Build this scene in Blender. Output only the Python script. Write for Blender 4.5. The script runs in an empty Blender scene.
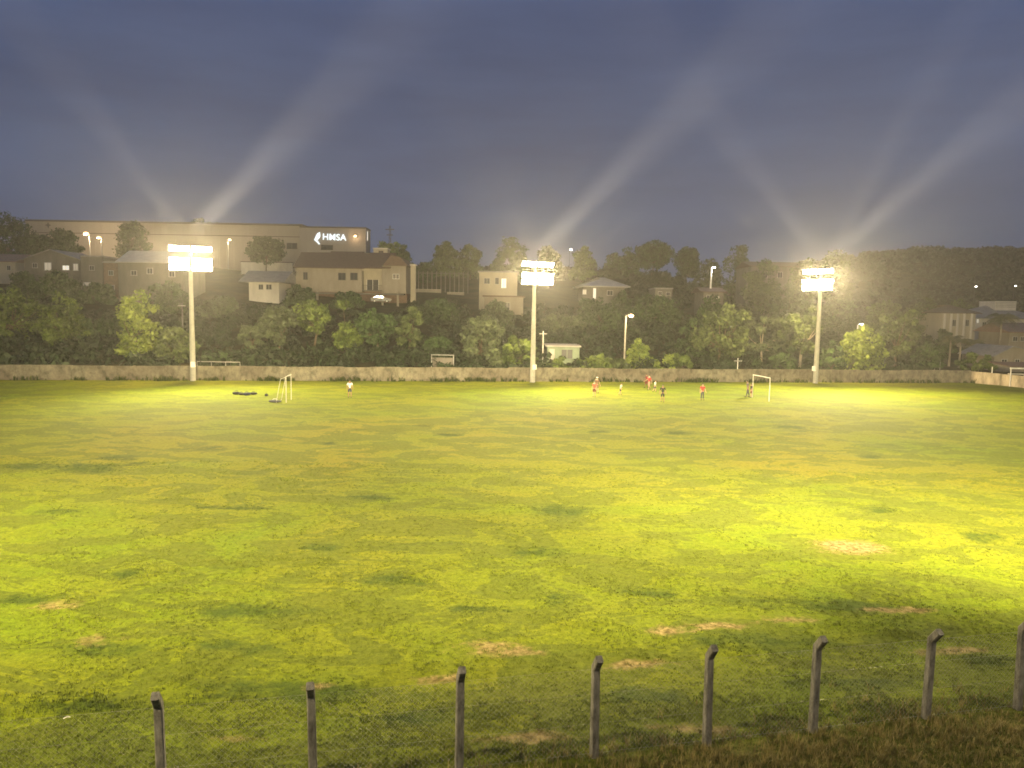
import bpy, math, random
import numpy as np
from mathutils import Vector, Matrix

SC = bpy.context.scene
COL = SC.collection
R = math.radians
rng = np.random.default_rng(7)
random.seed(7)

# ------------------------------------------------------------------ camera
CAM_Z = 9.0
F = 769.0
CR = (Matrix.Rotation(R(84.5), 3, 'X') @ Matrix.Rotation(R(1.0), 3, 'Z'))
cam_d = bpy.data.cameras.new('camera')
cam = bpy.data.objects.new('camera', cam_d)
COL.objects.link(cam)
cam.matrix_world = Matrix.Translation((0, 0, CAM_Z)) @ CR.to_4x4()
cam_d.sensor_fit = 'HORIZONTAL'
cam_d.sensor_width = 36.0
cam_d.lens = 36.0 * F / 1024
cam_d.clip_start = 0.1
cam_d.clip_end = 4000
SC.camera = cam


def ray(px, py):
    return CR @ Vector(((px - 512) / F, -(py - 384) / F, -1.0))


def P(px, py, Y):
    """world point that stands at depth Y along this line of sight"""
    d = ray(px, py)
    return Vector((0, 0, CAM_Z)) + d * (Y / d.y)


def G(px, py, z=0.0):
    d = ray(px, py)
    return Vector((0, 0, CAM_Z)) + d * ((z - CAM_Z) / d.z)


# ------------------------------------------------------------------ mesh helpers
class MB:
    def __init__(s):
        s.v, s.f, s.sm, s.mi = [], [], [], []

    def add(s, vs, fs, smooth=False, mi=0):
        b = len(s.v)
        s.v.extend([tuple(v) for v in vs])
        for f in fs:
            s.f.append([b + i for i in f])
            s.sm.append(smooth)
            s.mi.append(mi)
        return s

    def box(s, c, d, rz=0.0, mi=0, M=None):
        x, y, z = d[0] / 2, d[1] / 2, d[2] / 2
        vs = [Vector((sx * x, sy * y, sz * z)) for sz in (-1, 1) for sy in (-1, 1) for sx in (-1, 1)]
        m = Matrix.Rotation(rz, 3, 'Z') if M is None else M
        vs = [m @ v + Vector(c) for v in vs]
        return s.add(vs, [(0, 2, 3, 1), (4, 5, 7, 6), (0, 1, 5, 4), (2, 6, 7, 3), (0, 4, 6, 2), (1, 3, 7, 5)], mi=mi)

    def bbox(s, x0, x1, y0, y1, z0, z1, mi=0):
        return s.box(((x0 + x1) / 2, (y0 + y1) / 2, (z0 + z1) / 2), (abs(x1 - x0), abs(y1 - y0), abs(z1 - z0)), mi=mi)

    def tube(s, p0, p1, r0, r1=None, n=8, caps=True, mi=0, smooth=True):
        r1 = r0 if r1 is None else r1
        p0, p1 = Vector(p0), Vector(p1)
        d = (p1 - p0)
        if d.length < 1e-6:
            return s
        d.normalize()
        a = d.orthogonal().normalized()
        b = d.cross(a)
        vs = []
        for p, r in ((p0, r0), (p1, r1)):
            for i in range(n):
                t = 2 * math.pi * i / n
                vs.append(p + a * (r * math.cos(t)) + b * (r * math.sin(t)))
        fs = [(i, (i + 1) % n, n + (i + 1) % n, n + i) for i in range(n)]
        s.add(vs, fs, smooth, mi)
        if caps:
            s.add(vs, [tuple(range(n))[::-1], tuple(range(n, 2 * n))], False, mi)
        return s

    def path(s, pts, rs, n=7, mi=0):
        for i in range(len(pts) - 1):
            s.tube(pts[i], pts[i + 1], rs[i], rs[i + 1], n, True, mi)
        return s

    def prism(s, poly, ax0, ax1, axis='y', mi=0):
        """poly in the other two axes (x,z for axis y; y,z for axis x; x,y for z)"""
        def pt(a, b, k):
            return {'y': (a, k, b), 'x': (k, a, b), 'z': (a, b, k)}[axis]
        n = len(poly)
        vs = [pt(a, b, ax0) for a, b in poly] + [pt(a, b, ax1) for a, b in poly]
        fs = [(i, (i + 1) % n, n + (i + 1) % n, n + i) for i in range(n)]
        fs += [tuple(range(n))[::-1], tuple(range(n, 2 * n))]
        return s.add(vs, fs, mi=mi)

    def ball(s, c, r, nu=12, nv=8, zmin=-1.0, mi=0, M=None):
        r = Vector((r, r, r)) if not hasattr(r, '__len__') else Vector(r)
        vs, fs = [], []
        for j in range(nv + 1):
            ph = math.asin(max(-1, min(1, zmin + (1 - zmin) * j / nv))) if zmin > -1 else -math.pi / 2 + math.pi * j / nv
            for i in range(nu):
                t = 2 * math.pi * i / nu
                p = Vector((r.x * math.cos(ph) * math.cos(t), r.y * math.cos(ph) * math.sin(t), r.z * math.sin(ph)))
                if M is not None:
                    p = M @ p
                vs.append(p + Vector(c))
        for j in range(nv):
            for i in range(nu):
                a, b = j * nu + i, j * nu + (i + 1) % nu
                fs.append((a, b, b + nu, a + nu))
        return s.add(vs, fs, True, mi)

    def build(s, name, mat, parent=None, world=True):
        me = bpy.data.meshes.new(name)
        vs = s.v
        if parent is not None and world:
            o0 = wloc(parent)
            vs = [(a - o0.x, b - o0.y, c - o0.z) for a, b, c in vs]
        me.from_pydata(vs, [], s.f)
        me.polygons.foreach_set('use_smooth', s.sm)
        mats = mat if isinstance(mat, (list, tuple)) else [mat]
        for m in mats:
            me.materials.append(m)
        if len(mats) > 1:
            me.polygons.foreach_set('material_index', s.mi)
        import bmesh as _bm
        bm = _bm.new(); bm.from_mesh(me)
        _bm.ops.recalc_face_normals(bm, faces=bm.faces)
        bm.to_mesh(me); bm.free()
        me.update()
        return link(name, me, parent)


def wloc(o):
    l = Vector((0, 0, 0))
    while o is not None:
        l = l + o.location
        o = o.parent
    return l


def link(name, data, parent=None):
    o = bpy.data.objects.new(name, data)
    COL.objects.link(o)
    if parent is not None:
        o.parent = parent
    return o


def np_mesh(name, verts, faces_n, mat, parent=None, tone=None):
    """verts (N,3) array, all faces share one corner count faces_n and use verts in order"""
    me = bpy.data.meshes.new(name)
    n = len(verts)
    nf = n // faces_n
    me.vertices.add(n)
    me.vertices.foreach_set('co', np.ascontiguousarray(verts, dtype=np.float32).ravel())
    me.loops.add(n)
    me.loops.foreach_set('vertex_index', np.arange(n, dtype=np.int32))
    me.polygons.add(nf)
    me.polygons.foreach_set('loop_start', np.arange(0, n, faces_n, dtype=np.int32))
    me.polygons.foreach_set('loop_total', np.full(nf, faces_n, dtype=np.int32))
    if tone is not None:
        a = me.attributes.new('tone', 'FLOAT', 'FACE')
        a.data.foreach_set('value', np.ascontiguousarray(tone, dtype=np.float32))
    me.materials.append(mat)
    me.update(calc_edges=True)
    me.validate()
    return link(name, me, parent)


def tag(o, label=None, cat=None, group=None, kind=None):
    if label: o['label'] = label
    if cat: o['category'] = cat
    if group: o['group'] = group
    if kind: o['kind'] = kind
    return o


def thing(name, label, cat, loc=(0, 0, 0), rz=0.0, group=None):
    o = bpy.data.objects.new(name, None)
    COL.objects.link(o)
    o.empty_display_size = 0.2
    o.location = loc
    o.rotation_euler = (0, 0, rz)
    return tag(o, label, cat, group)


# ------------------------------------------------------------------ materials
def new_mat(name):
    m = bpy.data.materials.new(name)
    m.use_nodes = True
    nt = m.node_tree
    return m, nt, nt.nodes['Principled BSDF']


def mat(name, col, rough=0.7, var=0.25, scale=1.5, bump=0.0, metal=0.0, streak=0.0, col2=None):
    m, nt, b = new_mat(name)
    N, L = nt.nodes, nt.links
    tc = N.new('ShaderNodeTexCoord')
    mp = N.new('ShaderNodeMapping')
    L.new(tc.outputs['Object'], mp.inputs['Vector'])
    if streak:
        mp.inputs['Scale'].default_value = (1, 1, streak)
    no = N.new('ShaderNodeTexNoise')
    no.inputs['Scale'].default_value = scale
    no.inputs['Detail'].default_value = 6
    no.inputs['Roughness'].default_value = 0.65
    L.new(mp.outputs[0], no.inputs['Vector'])
    rp = N.new('ShaderNodeValToRGB')
    c2 = col2 if col2 else tuple(c * (1 - var) for c in col)
    c1 = tuple(min(1, c * (1 + var * 0.6)) for c in col)
    rp.color_ramp.elements[0].position = 0.32
    rp.color_ramp.elements[1].position = 0.68
    rp.color_ramp.elements[0].color = (*c2, 1)
    rp.color_ramp.elements[1].color = (*c1, 1)
    L.new(no.outputs['Fac'], rp.inputs['Fac'])
    L.new(rp.outputs[0], b.inputs['Base Color'])
    b.inputs['Roughness'].default_value = rough
    b.inputs['Metallic'].default_value = metal
    if bump:
        bp = N.new('ShaderNodeBump')
        bp.inputs['Strength'].default_value = bump
        bp.inputs['Distance'].default_value = 0.03
        n2 = N.new('ShaderNodeTexNoise')
        n2.inputs['Scale'].default_value = scale * 9
        n2.inputs['Detail'].default_value = 5
        L.new(tc.outputs['Object'], n2.inputs['Vector'])
        L.new(n2.outputs['Fac'], bp.inputs['Height'])
        L.new(bp.outputs[0], b.inputs['Normal'])
    return m


def emit(name, col, strength, sample=True):
    m, nt, b = new_mat(name)
    b.inputs['Base Color'].default_value = (0.5, 0.5, 0.5, 1)
    b.inputs['Emission Color'].default_value = (*col, 1)
    b.inputs['Emission Strength'].default_value = strength
    if not sample:
        m.cycles.emission_sampling = 'NONE'
    return m


def leaf_mat(name, dark, light, rough=0.6):
    m, nt, b = new_mat(name)
    N, L = nt.nodes, nt.links
    at = N.new('ShaderNodeAttribute'); at.attribute_name = 'tone'
    rp = N.new('ShaderNodeValToRGB')
    rp.color_ramp.elements[0].color = (*dark, 1)
    rp.color_ramp.elements[1].color = (*light, 1)
    L.new(at.outputs['Fac'], rp.inputs['Fac'])
    L.new(rp.outputs[0], b.inputs['Base Color'])
    b.inputs['Roughness'].default_value = rough
    b.inputs['Specular IOR Level'].default_value = 0.25
    return m


M = {}
M['concrete_pole'] = mat('pole_concrete', (0.42, 0.40, 0.35), 0.8, 0.2, 2.0, 0.2)
M['steel'] = mat('galvanised_steel', (0.35, 0.35, 0.34), 0.45, 0.2, 6, metal=0.6)
M['goal_paint'] = mat('goal_paint', (0.5, 0.48, 0.42), 0.6, 0.2, 3)
M['dark_steel'] = mat('dark_steel', (0.06, 0.06, 0.06), 0.5, 0.3, 6)
M['white_paint'] = mat('white_paint', (0.8, 0.79, 0.75), 0.5, 0.12, 5)
M['post'] = mat('weathered_concrete_post', (0.29, 0.265, 0.22), 0.9, 0.5, 9.0, 0.9, streak=0.3, col2=(0.09, 0.08, 0.062))
M['wire'] = mat('galvanised_wire', (0.30, 0.29, 0.26), 0.45, 0.25, 4, metal=0.5)
M['roof_brown'] = mat('brown_clay_tile', (0.11, 0.07, 0.052), 0.85, 0.3, 3)
M['roof_grey'] = mat('grey_fibre_cement', (0.24, 0.235, 0.225), 0.85, 0.25, 1.2)
M['roof_pale'] = mat('pale_zinc_roof', (0.42, 0.41, 0.38), 0.6, 0.2, 0.8)
M['roof_pink'] = mat('faded_red_tile', (0.24, 0.15, 0.12), 0.85, 0.25, 2)
M['beige'] = mat('beige_plaster', (0.27, 0.24, 0.19), 0.9, 0.18, 0.7, streak=0.4)
M['cream'] = mat('cream_plaster', (0.39, 0.35, 0.27), 0.9, 0.15, 0.7, streak=0.4)
M['grey_wall'] = mat('grey_plaster', (0.15, 0.138, 0.122), 0.9, 0.25, 0.7, streak=0.4)
M['white_wall'] = mat('whitewashed_plaster', (0.58, 0.55, 0.49), 0.9, 0.15, 0.7, streak=0.4)
M['green_wall'] = mat('pale_green_plaster', (0.20, 0.26, 0.19), 0.9, 0.2, 0.9, streak=0.4)
M['brick'] = mat('brown_brickwork', (0.19, 0.12, 0.085), 0.9, 0.3, 2.5)
M['dark'] = mat('dark_opening', (0.02, 0.02, 0.02), 0.4, 0.2, 2)
M['glass'] = mat('window_glass', (0.03, 0.033, 0.036), 0.12, 0.15, 2)
M['clad'] = mat('beige_metal_cladding', (0.34, 0.30, 0.24), 0.6, 0.1, 0.15, streak=0.1)
M['clad_grey'] = mat('grey_metal_cladding', (0.31, 0.275, 0.24), 0.6, 0.1, 0.15, streak=0.1)
M['coping'] = mat('dark_coping', (0.10, 0.085, 0.075), 0.7, 0.2, 1)
M['bark'] = mat('bark', (0.10, 0.075, 0.05), 0.95, 0.4, 4, 0.5, streak=0.3)
M['bark_pale'] = mat('pale_bark', (0.30, 0.26, 0.2), 0.9, 0.35, 3, 0.3, streak=0.3)
M['tyre'] = mat('tyre_rubber', (0.02, 0.02, 0.02), 0.9, 0.2, 5)
M['car_white'] = mat('white_car_paint', (0.30, 0.30, 0.29), 0.75, 0.05, 3)
M['lit_win'] = emit('lit_window_pane', (1.0, 0.93, 0.78), 0.75)
M['lit_dim'] = emit('dim_window_pane', (1.0, 0.85, 0.6), 0.22)
M['flood'] = emit('floodlight_lens', (1.0, 0.88, 0.60), 45.0, sample=False)
M['lamp_warm'] = emit('warm_lamp_lens', (1.0, 0.62, 0.27), 3.2, sample=False)
M['lamp_white'] = emit('white_lamp_lens', (1.0, 0.95, 0.82), 14.0, sample=False)
M['sign'] = emit('sign_letters', (0.80, 0.93, 1.0), 1.3)
M['skin_a'] = mat('skin_tone', (0.42, 0.25, 0.17), 0.6, 0.08, 8)
M['skin_b'] = mat('brown_skin_tone', (0.24, 0.13, 0.08), 0.6, 0.08, 8)
M['hair'] = mat('dark_hair', (0.02, 0.015, 0.012), 0.7, 0.3, 30)
M['cap_white'] = mat('white_cloth', (0.75, 0.74, 0.7), 0.9, 0.1, 10)
for nm, c in dict(orange_red=(0.42, 0.12, 0.08), brown=(0.20, 0.11, 0.07), red=(0.45, 0.05, 0.045), dark_red=(0.22, 0.04, 0.04), black=(0.02, 0.02, 0.022),
                  maroon=(0.14, 0.03, 0.03), pale=(0.62, 0.64, 0.66), grey=(0.10, 0.09, 0.085), slate=(0.06, 0.062, 0.07), pink=(0.5, 0.26, 0.2), mint=(0.42, 0.5, 0.45),
                  navy=(0.025, 0.03, 0.06)).items():
    M['cloth_' + nm] = mat(nm + '_cloth', c, 0.95, 0.15, 12)
LM_UNDER = leaf_mat('leaves_shaded_scrub', (0.006, 0.014, 0.005), (0.026, 0.050, 0.018))  # darker leaf colours stand in for shade between the floodlit trees
LM = [leaf_mat('leaves_dark_green', (0.014, 0.032, 0.010), (0.058, 0.11, 0.032)),
      leaf_mat('leaves_mid_green', (0.03, 0.055, 0.012), (0.14, 0.20, 0.04)),
      leaf_mat('leaves_olive', (0.03, 0.05, 0.018), (0.11, 0.15, 0.05)),
      leaf_mat('leaves_grey_green', (0.028, 0.042, 0.022), (0.10, 0.135, 0.065)),
      leaf_mat('leaves_bright', (0.06, 0.10, 0.015), (0.24, 0.31, 0.06))]
M['frond'] = leaf_mat('palm_frond', (0.05, 0.06, 0.025), (0.16, 0.16, 0.07))
M['blade'] = leaf_mat('grass_blade', (0.018, 0.036, 0.004), (0.125, 0.145, 0.013))
M['straw'] = leaf_mat('dry_grass_blade', (0.08, 0.075, 0.020), (0.38, 0.30, 0.10))

# ------------------------------------------------------------------ terrain
WALL_A, WALL_B = 97.0, 0.155           # far wall line  y = A + B x


def wall_y(x):
    return WALL_A + WALL_B * x


FEN0 = np.array([-5.78, 12.62]); FEN1 = np.array([10.83, 16.32])
FD = (FEN1 - FEN0) / np.linalg.norm(FEN1 - FEN0)      # along the near fence
FN = np.array([FD[1], -FD[0]])                         # towards the camera side
# hill profile: distance behind the wall -> height
HT = np.array([-200, 0, 10, 25, 45, 70, 100, 130, 170, 220, 320, 520, 900])
HZ = np.array([0, 0, 0.4, 2.4, 5.8, 9.2, 14.3, 18.5, 20.5, 22.5, 25.0, 28.0, 28.0])


def sstep(a, b, x):
    t = np.clip((x - a) / (b - a), 0, 1)
    return t * t * (3 - 2 * t)


def terrain(x, y):
    x = np.asarray(x, float); y = np.asarray(y, float)
    t = y - wall_y(x)
    base = np.interp(t, HT, HZ)
    right = sstep(42, 75, x) * (1 - sstep(230, 330, t))
    base = base * (1 - 0.55 * right)
    ridge = 27 * sstep(120, 290, x) * np.exp(-((y - 560) / 150.0) ** 2)
    ridge = ridge + 2 * sstep(260, 420, x) * np.exp(-((y - 560) / 150.0) ** 2)
    z = base + ridge
    # undulation of the hill and of the turf
    z = z + sstep(10, 60, t) * (0.6 * np.sin(x * 0.09 + 1.3) * np.cos(y * 0.07) + 0.35 * np.sin(x * 0.21 + y * 0.17))
    inside = (t < 0)
    z = z + inside * (0.03 * np.sin(x * 0.9 + 0.6 * np.sin(y * 0.5)) * np.cos(y * 0.8 + 0.4 * np.sin(x * 0.7)) + 0.02 * np.sin(x * 2.1 + y * 1.3))
    s = (x - FEN0[0]) * FN[0] + (y - FEN0[1]) * FN[1]
    bank = np.where(s < 0, 0.3 * sstep(-4.0, 0, s), 0.3 + 0.10 * s)
    return z + bank * (t < -20)


def tz(x, y):
    return float(terrain(x, y))


DARK = [(25, 466, 28, 6), (85, 468, 55, 6), (120, 458, 28, 4), (140, 464, 18, 3), (330, 443, 13, 2.4), (424, 425, 16, 1.6), (447, 435, 18, 2), (210, 448, 22, 3),
        (370, 498, 30, 4), (60, 512, 30, 4), (320, 547, 22, 5), (560, 510, 36, 6), (540, 552, 40, 6), (600, 432, 15, 1.8), (675, 433, 20, 1.8), (790, 427, 24, 2.2),
        (870, 457, 15, 3), (395, 580, 42, 7), (990, 537, 30, 7), (880, 510, 20, 4), (760, 642, 90, 12), (850, 606, 110, 9), (655, 592, 40, 8), (250, 610, 75, 9), (100, 650, 85, 9),
        (230, 645, 60, 8), (20, 600, 55, 8), (300, 690, 130, 16), (130, 575, 30, 6), (480, 610, 50, 6), (90, 705, 80, 12), (420, 720, 80, 12), (640, 700, 80, 14), (860, 690, 90, 12), (990, 665, 40, 10),
        (235, 508, 60, 3), (560, 600, 30, 6)]
BROWN = [(490, 648, 48, 7), (520, 652, 24, 5), (440, 681, 40, 5), (640, 665, 46, 6), (672, 630, 34, 6), (720, 626, 36, 5), (790, 618, 44, 5), (850, 547, 46, 10), (850, 646, 22, 4), (320, 690, 16, 6),
         (60, 605, 40, 5), (95, 641, 36, 6), (955, 652, 55, 7), (530, 748, 80, 8), (690, 738, 60, 8), (40, 715, 18, 4), (900, 610, 50, 3), (240, 750, 50, 8)]


def patch(X, Y, lst):
    w = np.zeros_like(X)
    for px, py, rx, ry in lst:
        c = G(px, py)
        a = rx * c.y / F
        b = ry * c.y ** 2 / (CAM_Z * F)
        d = np.sqrt(((X - c.x) / a) ** 2 + ((Y - c.y) / b) ** 2)
        w = np.maximum(w, np.clip(1.35 - d, 0, 1))
    return w


xs = np.unique(np.concatenate([np.arange(-900, -90, 20), np.arange(-90, 96, 0.75), np.arange(96, 901, 20)]))
ys = np.unique(np.concatenate([np.arange(-80, 4, 4), np.arange(4, 60, 0.5), np.arange(60, 130, 0.8), np.arange(130, 260, 3), np.arange(260, 1001, 15)]))
XX, YY = np.meshgrid(xs, ys)
ZZ = terrain(XX, YY)
nx, ny = len(xs), len(ys)
me = bpy.data.meshes.new('ground')
me.vertices.add(nx * ny)
me.vertices.foreach_set('co', np.stack([XX, YY, ZZ], -1).astype(np.float32).ravel())
idx = np.arange(nx * ny).reshape(ny, nx)
q = np.stack([idx[:-1, :-1], idx[:-1, 1:], idx[1:, 1:], idx[1:, :-1]], -1).reshape(-1, 4)
me.loops.add(q.size)
me.loops.foreach_set('vertex_index', q.ravel().astype(np.int32))
me.polygons.add(len(q))
me.polygons.foreach_set('loop_start', np.arange(0, q.size, 4, dtype=np.int32))
me.polygons.foreach_set('loop_total', np.full(len(q), 4, dtype=np.int32))
me.polygons.foreach_set('use_smooth', np.ones(len(q), dtype=bool))
T_ = YY - wall_y(XX)
S_ = (XX - FEN0[0]) * FN[0] + (YY - FEN0[1]) * FN[1]
fieldm = (YY < 200)
WORN = np.exp(-((YY - 0.12 * XX - 52) / 17.0) ** 2) * np.exp(-((XX + 2) / 42.0) ** 2)
att = {'worn': WORN, 'dark_turf': patch(XX, YY, DARK) * fieldm, 'bare_soil': patch(XX, YY, BROWN) * fieldm, 'hill': sstep(-0.4, 0.6, T_),
       'dry': np.clip(1.3 - np.abs(S_ - 1.0) / 1.6, 0, 1) * sstep(-8, 8, XX) + 0.7 * sstep(0.2, 2.0, S_)}
for k, v in att.items():
    a = me.attributes.new(k, 'FLOAT', 'POINT')
    a.data.foreach_set('value', v.astype(np.float32).ravel())
me.update(calc_edges=True)
ground = link('ground', me)
tag(ground, kind='structure')


def ground_mat():
    m, nt, b = new_mat('turf_and_hillside')
    N, L = nt.nodes, nt.links
    tc = N.new('ShaderNodeTexCoord')

    def noise(scale, detail=5, rough=0.6, sx=1, sy=1, dist=0.0):
        mp = N.new('ShaderNodeMapping'); mp.inputs['Scale'].default_value = (sx, sy, 1)
        L.new(tc.outputs['Object'], mp.inputs['Vector'])
        n = N.new('ShaderNodeTexNoise')
        n.inputs['Scale'].default_value = scale
        n.inputs['Detail'].default_value = detail
        n.inputs['Roughness'].default_value = rough
        n.inputs['Distortion'].default_value = dist
        L.new(mp.outputs[0], n.inputs['Vector'])
        return n.outputs['Fac']

    def ramp(fac, p0, p1, c0=(0, 0, 0), c1=(1, 1, 1)):
        r = N.new('ShaderNodeValToRGB')
        r.color_ramp.elements[0].position = p0
        r.color_ramp.elements[1].position = p1
        r.color_ramp.elements[0].color = (*c0, 1)
        r.color_ramp.elements[1].color = (*c1, 1)
        L.new(fac, r.inputs['Fac'])
        return r.outputs[0]

    def mix(fac, a, c):
        x = N.new('ShaderNodeMix'); x.data_type = 'RGBA'
        L.new(fac, x.inputs['Factor'])
        for s, v in ((x.inputs['A'], a), (x.inputs['B'], c)):
            if isinstance(v, tuple): s.default_value = (*v, 1)
            else: L.new(v, s)
        return x.outputs['Result']

    def math_(op, a, c):
        x = N.new('ShaderNodeMath'); x.operation = op
        for s, v in ((x.inputs[0], a), (x.inputs[1], c)):
            if isinstance(v, (int, float)): s.default_value = v
            else: L.new(v, s)
        return x.outputs[0]

    def attr(n):
        a = N.new('ShaderNodeAttribute'); a.attribute_name = n
        return a.outputs['Fac']
    # broad mottling from lime to ochre turf
    big = noise(0.07, 5, 0.6, 1, 1, 0.8)
    mid = noise(0.36, 6, 0.66, 0.7, 1.2, 0.8)
    fine = noise(4.5, 6, 0.75)
    vfine = noise(16, 4, 0.8)
    base = mix(ramp(math_('ADD', big, math_('MULTIPLY', math_('SUBTRACT', attr('worn'), 0.42), 0.20)), 0.32, 0.72), (0.116, 0.160, 0.006), (0.172, 0.158, 0.010))
    base = mix(math_('MULTIPLY', ramp(mid, 0.42, 0.70), 0.75), base, (0.195, 0.198, 0.014))
    base = mix(math_('MULTIPLY', ramp(mid, 0.50, 0.30), 0.55), base, (0.062, 0.085, 0.010))
    # clover patches with a ragged edge
    dk = math_('ADD', attr('dark_turf'), math_('MULTIPLY', math_('SUBTRACT', noise(0.8, 7, 0.8), 0.5), 3.0))
    base = mix(math_('MULTIPLY', ramp(dk, 0.36, 0.95), 0.85), base, (0.042, 0.066, 0.008))
    wild = noise(0.16, 8, 0.72, 0.7, 1.5, 0.5)
    base = mix(math_('MULTIPLY', ramp(wild, 0.56, 0.72), 0.5), base, (0.035, 0.062, 0.010))
    bs = math_('ADD', attr('bare_soil'), math_('MULTIPLY', math_('SUBTRACT', noise(1.1, 7, 0.8), 0.5), 2.1))
    base = mix(math_('MULTIPLY', ramp(bs, 0.40, 0.80), 0.85), base, mix(ramp(fine, 0.4, 0.6), (0.14, 0.095, 0.035), (0.30, 0.22, 0.11)))
    dr = math_('ADD', attr('dry'), math_('MULTIPLY', math_('SUBTRACT', noise(0.9, 7, 0.75), 0.5), 1.2))
    base = mix(math_('MULTIPLY', ramp(dr, 0.35, 1.0), 0.85), base, mix(ramp(fine, 0.35, 0.65), (0.055, 0.062, 0.012), (0.19, 0.155, 0.045)))
    # blade-scale speckle
    sp = ramp(fine, 0.33, 0.67, (0.70, 0.72, 0.66), (1.25, 1.23, 1.2))
    x = N.new('ShaderNodeMix'); x.data_type = 'RGBA'; x.blend_type = 'MULTIPLY'
    x.inputs['Factor'].default_value = 1.0
    L.new(base, x.inputs['A']); L.new(sp, x.inputs['B'])
    y = N.new('ShaderNodeMix'); y.data_type = 'RGBA'; y.blend_type = 'MULTIPLY'
    y.inputs['Factor'].default_value = 1.0
    L.new(x.outputs['Result'], y.inputs['A'])
    L.new(ramp(vfine, 0.3, 0.7, (0.74, 0.76, 0.7), (1.2, 1.19, 1.17)), y.inputs['B'])
    hillc = mix(ramp(noise(0.25, 6, 0.7), 0.4, 0.65), (0.018, 0.024, 0.010), (0.055, 0.05, 0.022))
    col = mix(attr('hill'), y.outputs['Result'], hillc)
    L.new(col, b.inputs['Base Color'])
    b.inputs['Roughness'].default_value = 0.95
    b.inputs['Specular IOR Level'].default_value = 0.08
    bp = N.new('ShaderNodeBump'); bp.inputs['Strength'].default_value = 0.6; bp.inputs['Distance'].default_value = 0.09
    L.new(math_('ADD', math_('MULTIPLY', fine, 0.8), math_('MULTIPLY', noise(1.7, 5, 0.7), 1.4)), bp.inputs['Height'])
    L.new(bp.outputs[0], b.inputs['Normal'])
    return m


me.materials.append(ground_mat())


# ------------------------------------------------------------------ grass blades near the camera
def vis_points(n, y0, y1, pad=1.5):
    y = np.sqrt(rng.uniform(y0 ** 2, y1 ** 2, n))
    x = rng.uniform(-1, 1, n) * (y * 0.69 + pad)
    return x, y


def blades(x, y, nb, h, w, lean, tone, name, matn, label, cat):
    n = len(x)
    X = np.repeat(x, nb) + rng.normal(0, 0.035, n * nb)
    Y = np.repeat(y, nb) + rng.normal(0, 0.035, n * nb)
    Hh = np.repeat(h, nb) * rng.uniform(0.55, 1.2, n * nb)
    Z = terrain(X, Y) - 0.01
    ang = rng.uniform(0, 2 * np.pi, n * nb)
    dx, dy = np.cos(ang), np.sin(ang)
    lz = rng.uniform(0.2, 1.0, n * nb) * lean
    W = np.repeat(w, nb) * rng.uniform(0.7, 1.3, n * nb)
    sx, sy = -dy * W / 2, dx * W / 2
    b0 = np.stack([X - sx, Y - sy, Z], -1)
    b1 = np.stack([X + sx, Y + sy, Z], -1)
    mx = X + dx * Hh * lz * 0.4; my = Y + dy * Hh * lz * 0.4
    m0 = np.stack([mx + sx * 0.8, my + sy * 0.8, Z + Hh * 0.6], -1)
    m1 = np.stack([mx - sx * 0.8, my - sy * 0.8, Z + Hh * 0.6], -1)
    tip = np.stack([X + dx * Hh * lz, Y + dy * Hh * lz, Z + Hh], -1)
    q = np.stack([b0, b1, m0, m1], 1).reshape(-1, 3)
    q2 = np.stack([m1, m0, tip, tip + np.array([0.001, 0, 0])], 1).reshape(-1, 3)
    tn = np.clip(np.repeat(tone, nb) + rng.normal(0, 0.16, n * nb), 0, 1)
    o = np_mesh(name, np.concatenate([q, q2]), 4, M[matn], None, np.concatenate([tn, tn]))
    return tag(o, kind='stuff')


def lump(x, y):
    return 0.5 + 0.25 * np.sin(x * 0.8 + 1.7 * np.sin(y * 0.55)) * np.cos(y * 0.9 + 1.1 * np.sin(x * 0.6)) + 0.25 * np.sin(x * 2.3 + y * 1.1) * np.cos(y * 2.9 - x * 0.7)


gx, gy, gh, gw, gt = [], [], [], [], []
for (n, y0, y1, h, w) in ((19000, 9.5, 17, 0.065, 0.012), (20000, 17, 27, 0.065, 0.016), (17000, 27, 44, 0.06, 0.026)):
    x, y = vis_points(n, y0, y1)
    l = lump(x, y)
    dk = patch(x, y, DARK); br = patch(x, y, BROWN)
    keep = rng.uniform(0, 1, n) > 0.97 * np.clip(br * 1.6, 0, 1) * (0.4 + 0.6 * lump(x * 2, y * 2))
    x, y, l, dk = x[keep], y[keep], l[keep], dk[keep]
    gx.append(x); gy.append(y)
    gh.append(h * (0.6 + 1.1 * l ** 2) * (1.0 if y0 < 17 else 0.7)); gw.append(np.full(len(x), w))
    gt.append(np.clip((0.56 if y0 < 17 else 0.74) - 0.45 * np.clip(dk * 1.1, 0, 1) + (0.7 if y0 < 17 else 0.4) * (l - 0.5), 0.03, 1))
blades(*map(np.concatenate, (gx, gy)), 6, np.concatenate(gh), np.concatenate(gw), 0.9, np.concatenate(gt), 'grass', 'blade', None, None)
# dry tall grass along the fence foot
n = 5200
u = rng.uniform(-2.0, 19.5, n)
sd = rng.normal(1.0, 0.8, n)
x = FEN0[0] + FD[0] * u + FN[0] * sd
y = FEN0[1] + FD[1] * u + FN[1] * sd
keep = rng.uniform(0, 1, n) < sstep(1.0, 10.5, u) * (0.35 + 0.65 * lump(x * 1.7, y * 1.7)) + 0.10
x, y = x[keep], y[keep]
blades(x, y, 7, 0.09 + 0.17 * lump(x * 1.3, y * 1.3) * rng.uniform(0.4, 1.2, len(x)), np.full(len(x), 0.011), 0.8,
       rng.uniform(0.15, 1.0, len(x)), 'dry_grass', 'straw', None, None)
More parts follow.
